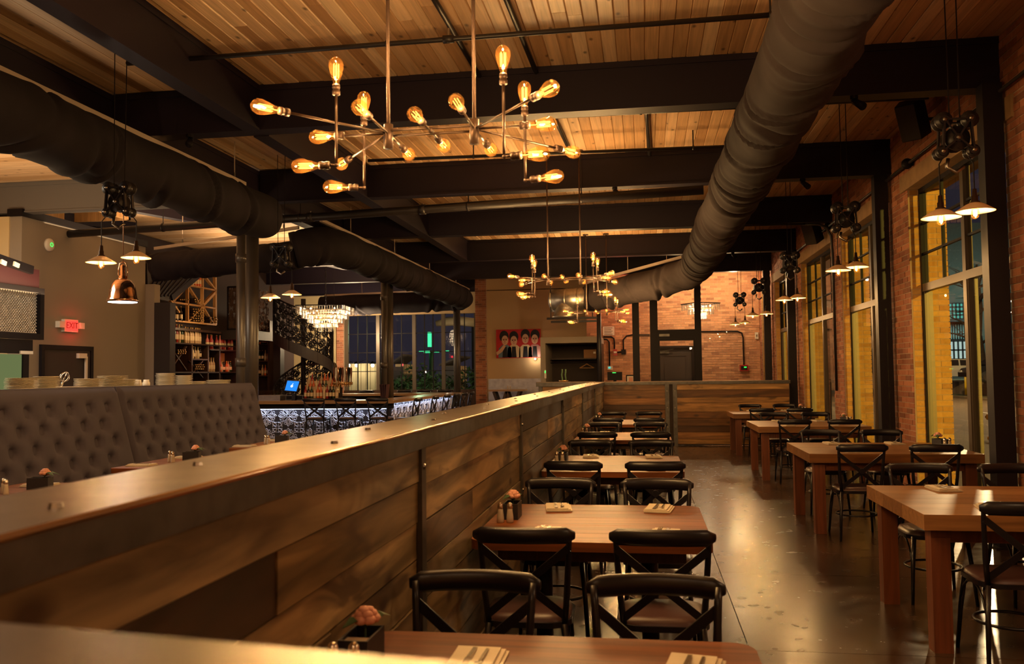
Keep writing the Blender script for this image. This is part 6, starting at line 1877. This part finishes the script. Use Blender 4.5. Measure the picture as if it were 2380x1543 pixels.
a, b = at(1412, 884, 22.6), at(1446, 864, 22.6)
t = thing('monitor', 'black monitor with a green light seen from behind at the host stand', 'monitor', ((a.x+b.x)/2, 22.6, 1.2))
MB().lohi((a.x, 22.58, a.z), (b.x, 22.62, b.z)).build('casing', 'frame_black', t)
MB().lohi(((a.x+b.x)/2-.06, 22.574, b.z-.03), ((a.x+b.x)/2+.03, 22.58, b.z-.012)).build('status_light', 'screen_green', t)
MB().lohi(((a.x+b.x)/2-.04, 22.6, 1.15), ((a.x+b.x)/2+.04, 22.66, a.z)).build('neck', 'frame_black', t)
a, b = at(1455, 885, 22.7), at(1477, 871, 22.7)
t = thing('framed_print', 'small framed print leaning at the host stand', 'picture', (a.x, 22.7, 1.15))
MB().lohi((a.x, 22.7, 1.151), (b.x, 22.73, b.z)).build('frame', 'frame_black', t)
MB().lohi((a.x+.03, 22.695, a.z-.05), (b.x-.03, 22.7, b.z-.03)).build('mount', 'white_plastic', t)
MB().lohi((a.x+.07, 22.69, a.z-.02), (b.x-.07, 22.695, b.z-.06)).build('print', 'petal', t)
hs = thing('host_stand', 'plain dark host stand hidden behind the far plank screen', 'stand', (.0-.5, 22.7, 0))
xa_, xb_ = at(1400, 880, 22.7).x, at(1485, 880, 22.7).x
MB().lohi((xa_, 22.45, 1.11), (xb_, 22.95, 1.15)).build('top', 'dark_wood', hs); MB().lohi((xa_+.05, 22.5, 0), (xb_-.05, 22.9, 1.11)).build('body', 'dark_wood', hs)
a, b = wallp(1719, 848), wallp(1739, 862)
t = thing('fire_alarm', 'red fire alarm panel with green display on the brick', 'panel', (a.x, YB, b.z))
MB().lohi((a.x, YB-.09, b.z), (b.x, YB-.015, a.z)).build('cabinet', 'red_plastic', t)
MB().lohi((a.x+.03, YB-.096, b.z+.03), (b.x-.03, YB-.09, a.z-.03)).build('window', 'frame_black', t)
MB().lohi((a.x+.11, YB-.1, b.z+.09), (b.x-.05, YB-.096, a.z-.05)).build('display', 'screen_green', t)
MB().tube([(wallp(1729, 848).x, YB-.03, wallp(1729, 848).z), (wallp(1727, 785).x, YB-.03, wallp(1727, 785).z), (wallp(1724, 774).x, YB-.03, wallp(1724, 774).z), (wallp(1714, 770).x, YB-.03, wallp(1714, 770).z), (wallp(1630, 771).x, YB-.03, wallp(1630, 771).z)], .022, 8).build('conduit', 'frame_black', t, True)
a = wallp(1759, 780); t = thing('wall_switch', 'small white box on the brick by the corner window', 'switch', (a.x, YB, a.z))
MB().lohi((a.x-.05, YB-.05, a.z-.09), (a.x+.04, YB-.015, a.z+.09)).build('cover', 'white_plastic', t); MB().lohi((a.x-.02, YB-.056, a.z-.03), (a.x+.01, YB-.05, a.z+.03)).build('rocker', 'bolt_steel', t)
MB_ = None
p = at(1393, 780, 22.1)
column_lb = 'thin round black post at the coat closet'
t = sthing('column', (p.x, 22.0, 0), column_lb)
MB().cyl((p.x, 22.0, .01), (p.x, 22.0, 4.06), .06, n=16).build('post', 'pipe_black', t, True)
MB().cyl((p.x, 22.0, 0), (p.x, 22.0, .01), .11, n=16).build('base_plate', 'pipe_black', t)
lamp('POINT', (-.6, 23.6, 3.4), 9, (1, .05, .04), size=.1)
lamp('POINT', (.9, 23.5, 3.9), 70, (1, .66, .34), size=.03)
lamp('POINT', (2.4, 23.5, 3.9), 70, (1, .66, .34), size=.03)
for y_s in (XCN, XCN-.0): pass
for px_, py_ in ((345, 690), (345, 615), (460, 612)):
    q_ = atx(px_, py_, XCN-.01); MB().bar(q_, (-10.19, q_.y+.2, q_.z), .05, .05).build('strut', 'beam_paint', cn)
# ================================================================== THE STREET BEHIND THE WINDOW WALL
ro = random.Random(77)
struct(MB().lohi((WOUT+.0, -3, -.14), (7.9, 40, -.02)).build('pavement', 'kerb'), 'pavement outside the window wall')
struct(MB().lohi((7.9, -5, -.26), (17.5, 100, -.14)).build('road', 'asphalt'), 'road outside the window wall')
struct(MB().lohi((17.5, -5, -.2), (19.2, 100, -.03)).build('verge', 'grass_dark'), 'grass verge across the road')
struct(MB().lohi((17.35, -5, -.26), (17.5, 100, -.01)).build('kerb', 'kerb'), 'far kerb of the road')
struct(MB().slab([(19.2, -5, -.2), (19.2, -5, -.03), (20.0, -5, .70), (60, -5, .70), (60, -5, -.2)], (0, 105, 0)).build('car_park', 'asphalt'), 'raised car park across the road')
for x, y0 in ((12.6, 2), (12.6, 8), (12.6, 14), (12.6, 20), (12.6, 26), (12.6, 32)):
    struct(MB().lohi((x, y0, -.141), (x+.12, y0+3.2, -.136)).build('road_marking', 'white_plastic'), 'pale dashed line on the road')
# factory across the street with lit teal windows
YFAC = 72.0
fac = thing('factory_building', 'big dark building across the street with teal lit factory windows', 'building', (34, YFAC, .7))
MB().lohi((19.3, YFAC, .70), (56, YFAC+8, 13)).build('wall', 'facade_dark', fac)
def fwin(pa, pb, nu, nv, m):
    A, B = at(pa[0], pa[1], YFAC), at(pb[0], pb[1], YFAC)
    x0, x1, z0, z1 = min(A.x, B.x), max(A.x, B.x), max(min(A.z, B.z), .72), max(A.z, B.z)
    f = MB().lohi((x0, YFAC-.08, z0), (x1, YFAC, z1)).build('window', m, fac)
    fr = MB()
    for i in range(nu+1): x = x0+(x1-x0)*i/nu; fr.lohi((x-.06, YFAC-.14, z0), (x+.06, YFAC-.08, z1))
    for k in range(nv+1): z = z0+(z1-z0)*k/nv; fr.lohi((x0, YFAC-.14, z-.06), (x1, YFAC-.08, z+.06))
    fr.build('glazing_bars', 'frame_black', f)
for a in (((2196, 742), (2246, 704), 6, 4, 'teal_window'), ((2196, 835), (2246, 792), 5, 2, 'white_window'), ((2196, 790), (2246, 752), 9, 1, 'pale_cladding'), ((2292, 728), (2330, 680), 4, 4, 'teal_window'), ((2294, 818), (2340, 779), 4, 3, 'teal_window'), ((2330, 660), (2380, 610), 4, 3, 'frame_black')): fwin(*a)
A, B = at(2190, 750, YFAC), at(2250, 746, YFAC)
MB().lohi((A.x, YFAC-1.5, A.z), (B.x, YFAC, B.z)).build('canopy_band', 'frame_black', fac)
lamp('AREA', (24.5, YFAC-6, 6.5), 900, (.45, 1.0, .85), rot=(R(80), 0, 0), sx=8, sy=2)  # added teal light on the facade, no fixture
# tree between road and factory
tb = atz(2281, 905, -.05)
tx, ty = 20.6, atx(2279, 860, 20.6).y
tree = thing('bare_tree', 'bare dark street tree across the road', 'tree', (tx, ty, .70))
MB().tube([(tx, ty, .70), (tx+.1, ty+.05, 2), (tx-.1, ty-.05, 3.6), (tx+.2, ty+.3, 5.4), (tx, ty, 8)], [.36, .27, .24, .18, .06], 10).build('trunk', 'bark', tree, True)
for k in range(16):
    z = 2.6+ro.random()*4.0; an = ro.random()*2*PI; L_ = 1.6+ro.random()*2.2
    s_ = Vector((tx, ty, z)); e = s_+Vector((math.cos(an)*L_, math.sin(an)*L_, .5+ro.random()*1.4)); mdl = (s_+e)/2+Vector((0, 0, .3))
    MB().tube([s_, mdl, e], [.09, .05, .015], 6).build('branch', 'bark', tree, True)
    for q in range(3):
        e2 = e+Vector((ro.uniform(-1, 1), ro.uniform(-1, 1), ro.uniform(-.2, .8)))
        MB().tube([mdl+(e-mdl)*(q+1)/3, e2], [.03, .008], 5).build('twig', 'bark', tree)
# parked cars
def car(x, y, rz, m_, label):
    t = thing('car', label, 'car', (x, y, .70), 'parked cars')
    mr = Matrix.Rotation(rz, 3, 'Z'); O = Vector((x, y, .70))
    def W(v): return O+mr @ Vector(v)
    prof = [(-2.15, .35), (-2.2, .62), (-2.05, .88), (-1.55, .96), (-.9, 1.40), (.55, 1.44), (1.25, .98), (2.0, .84), (2.2, .6), (2.18, .35)]
    n = len(prof); vs = []
    for s_, k in ((-1, 0), (1, 0)):
        for (u, z) in prof:
            hw_ = .86 if z < 1.0 else .68
            vs.append(W((u, s_*hw_, z)))
    fs = [tuple(range(n)), tuple(range(2*n-1, n-1, -1))]+[(i, n+i, n+(i+1) % n, (i+1) % n) for i in range(n)]
    clean(MB().add(vs, fs).build('body', m_, t))
    for s_ in (-1, 1):
        for wn in (((-1.35, 1.02), (-.88, 1.34), (-.2, 1.37), (-.2, 1.02)), ((-.12, 1.02), (-.12, 1.37), (.5, 1.38), (1.08, 1.02))):
            pts = [W((u, s_*(.87-.16*((z-1.0)/.4)), z)) for u, z in wn]
            MB().slab(pts, mr @ Vector((0, s_*.012, 0))).build('side_window', 'frame_black', t)
        for u in (-1.35, 1.38):
            MB().cyl(W((u, s_*.72, .33)), W((u, s_*.90, .33)), .33, n=20).build('tyre', 'tyre', t, True)
            MB().cyl(W((u, s_*.89, .33)), W((u, s_*.912, .33)), .20, n=5).build('wheel_rim', 'bolt_steel', t)
    for u0, z0, u1, z1 in ((-1.50, .98, -.93, 1.38), (1.22, 1.0, .60, 1.41)):
        MB().slab([W((u0, -.66, z0)), W((u0, .66, z0)), W((u1, .60, z1)), W((u1, -.60, z1))], mr @ Vector((.03 if u0 > 0 else -.03, 0, .03))).build('screen', 'frame_black', t)
    for s_ in (-1, 1): MB().box(W((2.16, s_*.6, .66)), (.06, .3, .12), (0, 0, rz)).build('headlamp', 'white_plastic', t)
c_ = at(2216, 850, 58); car(c_.x, 58, PI*.97, 'car_white', 'white parked car across the street, partly behind the window mullion')
c_ = at(2335, 850, 52); car(c_.x, 52, PI*1.02, 'car_dark', 'dark parked car across the street beside the sign post')
# hydrant, posts
h0 = atz(2325, 1021, -.02); hx_, hy_ = h0.x, h0.y
S_ = (h0-CAM).length/FPX
hyd = thing('fire_hydrant', 'yellow fire hydrant on the pavement outside', 'hydrant', (hx_, hy_, -.02))
def HZ(py): return -.02+(1021-py)*S_
rr = 17*S_
MB().lathe([(rr*1.35, 0), (rr*1.35, 5*S_), (rr, 6*S_), (rr*.98, 70*S_), (rr*1.1, 71*S_), (rr*1.1, 76*S_), (rr*.9, 78*S_), (rr*.6, 86*S_), (rr*.2, 88*S_), (rr*.2, 94*S_), (0, 94*S_)], 20, (hx_, hy_, -.02)).build('barrel', 'hydrant_yellow', hyd, True)
for an, r_ in ((PI*1.25, 8), (PI*.75, 6), (PI*1.75, 6)):
    d = Vector((math.cos(an), math.sin(an), 0)); c = Vector((hx_, hy_, HZ(977)))
    MB().cyl(c+d*rr*.7, c+d*(rr+7*S_), r_*S_, n=14).build('outlet', 'hydrant_yellow', hyd, True)
    MB().cyl(c+d*(rr+7*S_), c+d*(rr+10*S_), r_*.45*S_, n=6).build('outlet_nut', 'bark', hyd)
for k in range(6):
    an = 2*PI*k/6; MB().cyl((hx_+rr*1.18*math.cos(an), hy_+rr*1.18*math.sin(an), -.02+5*S_), (hx_+rr*1.18*math.cos(an), hy_+rr*1.18*math.sin(an), -.02+9*S_), 1.6*S_, n=6).build('flange_bolt', 'bark', hyd)
pp = atz(2307, 945, -.05); sc = (pp-CAM).length/FPX
sp = thing('sign_post', 'purple sign post with a small white parking plate', 'sign', (pp.x, pp.y, -.05))
MB().lohi((pp.x-.05, pp.y-.05, -.05), (pp.x+.05, pp.y+.05, 118*sc)).build('post', 'purple_post', sp)
dv = Vector((CAM.x-pp.x, CAM.y-pp.y, 0)).normalized(); sv = Vector((-dv.y, dv.x, 0))
c = Vector((pp.x, pp.y, 0))+dv*.07
w2 = 5*sc
MB().slab([c-sv*w2+Vector((0, 0, 90*sc)), c+sv*w2+Vector((0, 0, 90*sc)), c+sv*w2+Vector((0, 0, 118*sc)), c-sv*w2+Vector((0, 0, 118*sc))], dv*.02).build('plate', 'white_plastic', sp)
ring = [c+dv*.025+sv*(2.6*sc*math.cos(2*PI*i/16))+Vector((0, 0, 110*sc+2.6*sc*math.sin(2*PI*i/16))) for i in range(16)]
MB().tube(ring, .6*sc, 5, True).build('red_ring', 'red_plastic', sp)
MB().slab([c+dv*.022-sv*w2*.7+Vector((0, 0, 96*sc)), c+dv*.022+sv*w2*.7+Vector((0, 0, 96*sc)), c+dv*.022+sv*w2*.7+Vector((0, 0, 99*sc)), c+dv*.022-sv*w2*.7+Vector((0, 0, 99*sc))], dv*.004).build('red_bar', 'red_plastic', sp)
yp = atz(2245, 918, -.05); sc = (yp-CAM).length/FPX
bo = thing('bollard', 'thin yellow bollard on the far verge', 'bollard', (yp.x, yp.y, -.05))
MB().cyl((yp.x, yp.y, -.05), (yp.x, yp.y, 46*sc), 2.2*sc, n=10).build('post', 'yellow_post', bo, True)
MB().ball((yp.x, yp.y, 46*sc), 2.2*sc, 10, 6).build('cap', 'yellow_post', bo, True)
# brick block seen through the farther windows
bb2 = thing('brick_building', 'dim brick building across the street beyond the second window', 'building', (15, YFAC, -.1))
MB().lohi((8, YFAC, -.1), (19.25, YFAC+8, 11)).build('wall', 'brick_red', bb2)
for i in range(5):
    for j in range(3):
        x = 9+2.0*i
        f = MB().lohi((x, YFAC-.06, 1.2+3.0*j), (x+1.2, YFAC, 3.2+3.0*j)).build('window', 'frame_black', bb2)
        MB().lohi((x+.55, YFAC-.1, 1.2+3.0*j), (x+.65, YFAC-.06, 3.2+3.0*j)).build('mullion', 'white_plastic', f)

# ================================================================== THE YARD BEHIND THE FAR WINDOWS
struct(MB().lohi((-40, YF+.25, -.2), (3.0, 75, -.05)).build('yard', 'grass_dark'), 'dark yard behind the far windows')
fa, fb = at(806, 890, 33), at(872, 850, 33)
fe = thing('yard_fence', 'pale board fence lit by bare bulbs outside', 'fence', ((fa.x+fb.x)/2, 33, 0))
n = 12
for i in range(n):
    x = fa.x-1.0+(fb.x+.2-fa.x+1.0)*i/n
    piece('fence_board', 'cream_wall', (x+.01, 33, -.05), (x+(fb.x-fa.x+1.2)/n-.01, 33.05, fb.z+.1), fe)
MB().lohi((fa.x-1.0, 33.05, 1.2), (fb.x+.2, 33.12, 1.3)).build('fence_rail', 'dark_wood', fe)
for k, px in enumerate((810, 829, 866)):
    p = at(px, 849, 32.5)
    t = thing('string_light', 'bare yard bulb hung before the pale fence, number %s from the stair' % ['one', 'two', 'three'][k], 'lamp', p, 'yard bulbs')
    MB().ball(p, .07, 10, 8).build('bulb', 'string_bulb', t, True)
    MB().lathe([(.02, .05), (.16, .07), (.02, .16)], 12, p).build('cap', 'frame_black', t, True)
    lamp('POINT', p+Vector((0, -.1, -.12)), 10, (1, .86, .62), size=.06, parent=t)
pa, pb = at(800, 838, 32.5), at(880, 838, 32.5)
wpt = []
tt = thing('wire', 'sagging wire carrying the yard bulbs', 'wire', pa)
MB().tube([at(796, 836, 32.5), at(829, 844, 32.5), at(848, 837, 32.5), at(866, 844, 32.5), at(884, 836, 32.5)], .012, 5).build('cable', 'frame_black', tt)
MB().cyl((at(796, 836, 32.5).x, 32.5, -.05), at(796, 836, 32.5), .05, n=8).build('pole', 'frame_black', tt)
MB().cyl((at(884, 836, 32.5).x, 32.5, -.05), at(884, 836, 32.5), .05, n=8).build('pole', 'frame_black', tt)
# small white huts
for k, (pxa, pxb, pya, pyb, lb) in enumerate(((919, 931, 846, 895, 'narrow pale hut with a dark door in the yard'), (1031, 1062, 850, 892, 'pale shed with a lit lamp in the yard'))):
    A, B = at(pxa, pyb, 36), at(pxb, pya, 36)
    t = thing('shed', lb, 'shed', ((A.x+B.x)/2, 36, 0))
    MB().lohi((A.x, 36, -.05), (B.x, 38, B.z)).build('walls', 'beige_wall', t)
    MB().slab([(A.x-.15, 35.8, B.z), (B.x+.15, 35.8, B.z+.35), (B.x+.15, 38.2, B.z+.35), (A.x-.15, 38.2, B.z)], (0, 0, .08)).build('roof', 'facade_dark', t)
    MB().lohi(((A.x+B.x)/2-.25, 35.96, 0), ((A.x+B.x)/2+.25, 36, 1.9)).build('door', 'facade_dark', t)
    lamp('POINT', ((A.x+B.x)/2, 35.2, B.z-.1), 10, (1, .8, .6), size=.06)
# bushes: each a body of leaves
def bush(x, y, rx, h, label):
    t = thing('bush', label, 'bush', (x, y, -.05), 'bushes in the yard')
    m = MB()
    for i in range(420):
        a = ro.random()*2*PI; r_ = math.sqrt(ro.random())*rx; z = ro.random()*h*(1-.5*(r_/rx)**2)
        c = Vector((x+r_*math.cos(a), y+r_*math.sin(a)*.6, z)); d = Vector((ro.uniform(-1, 1), ro.uniform(-1, 1), ro.uniform(-.3, 1))).normalized()*.16; e = Vector((ro.uniform(-1, 1), ro.uniform(-1, 1), ro.uniform(-1, 1))).normalized()*.06
        m.add([c-d, c+e, c+d, c-e], [(0, 1, 2, 3)])
    o = m.build('foliage', 'shrub', t)
    MB().tube([(x, y, -.05), (x, y, h*.6)], [.08, .03], 6).build('stem', 'bark', t)
for i, (px, hh_) in enumerate(((940, 1.6), (965, 2.1), (990, 1.9), (1012, 1.7), (1085, 1.9), (1100, 1.6))):
    p = at(px, 890, 32.6+2.2*(i % 3)); bush(p.x, p.y, 1.1, hh_, 'leafy bush in the dark yard, %s from the narrow hut' % (ORD+['sixth'])[i])
lamp('POINT', (at(980, 800, 32).x, 31.5, 3.2), 60, (.62, 1, .55), size=.1)
# green neon sign on its post
np_ = at(1003, 880, 40)
ns = thing('neon_sign', 'green neon sign on a tall post in the yard', 'sign', (np_.x, 40, -.05))
MB().cyl((np_.x, 40, -.05), (np_.x, 40, at(1003, 815, 40).z), .11, n=12).build('post', 'leaf_green', ns, True)
a, b = at(995, 772, 40), at(1002, 806, 40)
MB().lohi((a.x, 39.9, b.z), (b.x, 40.1, a.z)).build('upright_bar', 'neon_green', ns)
for (xa_, xb_, py) in ((975, 1000, 816), (986, 1002, 817.5), (1010, 1020, 816.5), (1030, 1043, 815)):
    A, B = at(xa_, py, 40), at(xb_, py+2.2, 40); MB().lohi((A.x, 39.9, B.z), (B.x, 40.1, A.z)).build('tube_bar', 'neon_green', ns)
MB().lohi((at(975, 816, 40).x, 40.1, at(990, 818, 40).z), (at(1043, 816, 40).x, 40.16, at(990, 815.5, 40).z)).build('carrier', 'frame_black', ns)
# pale canopy edge over the yard
A, B = at(1014, 753, 37), at(1108, 746, 37)
t = thing('yard_canopy', 'pale curved canopy edge lit high over the yard', 'canopy', ((A.x+B.x)/2, 37, A.z))
MB().tube([at(1014, 752, 37), at(1040, 747, 37), at(1070, 746, 37), at(1112, 751, 37)], [.12, .2, .2, .2], 8).build('edge', 'beige_wall', t, True)
for px in (1030, 1100): MB().cyl((at(px, 880, 37.2).x, 37.2, -.05), (at(px, 880, 37.2).x, 37.2, at(1060, 748, 37).z), .06, n=8).build('post', 'frame_black', t)
lamp('POINT', (at(1060, 770, 36).x, 36, at(1060, 770, 36).z), 8, (1, .85, .7), size=.05)
# every part keeps its name plain: no object may stay at the origin without an owner
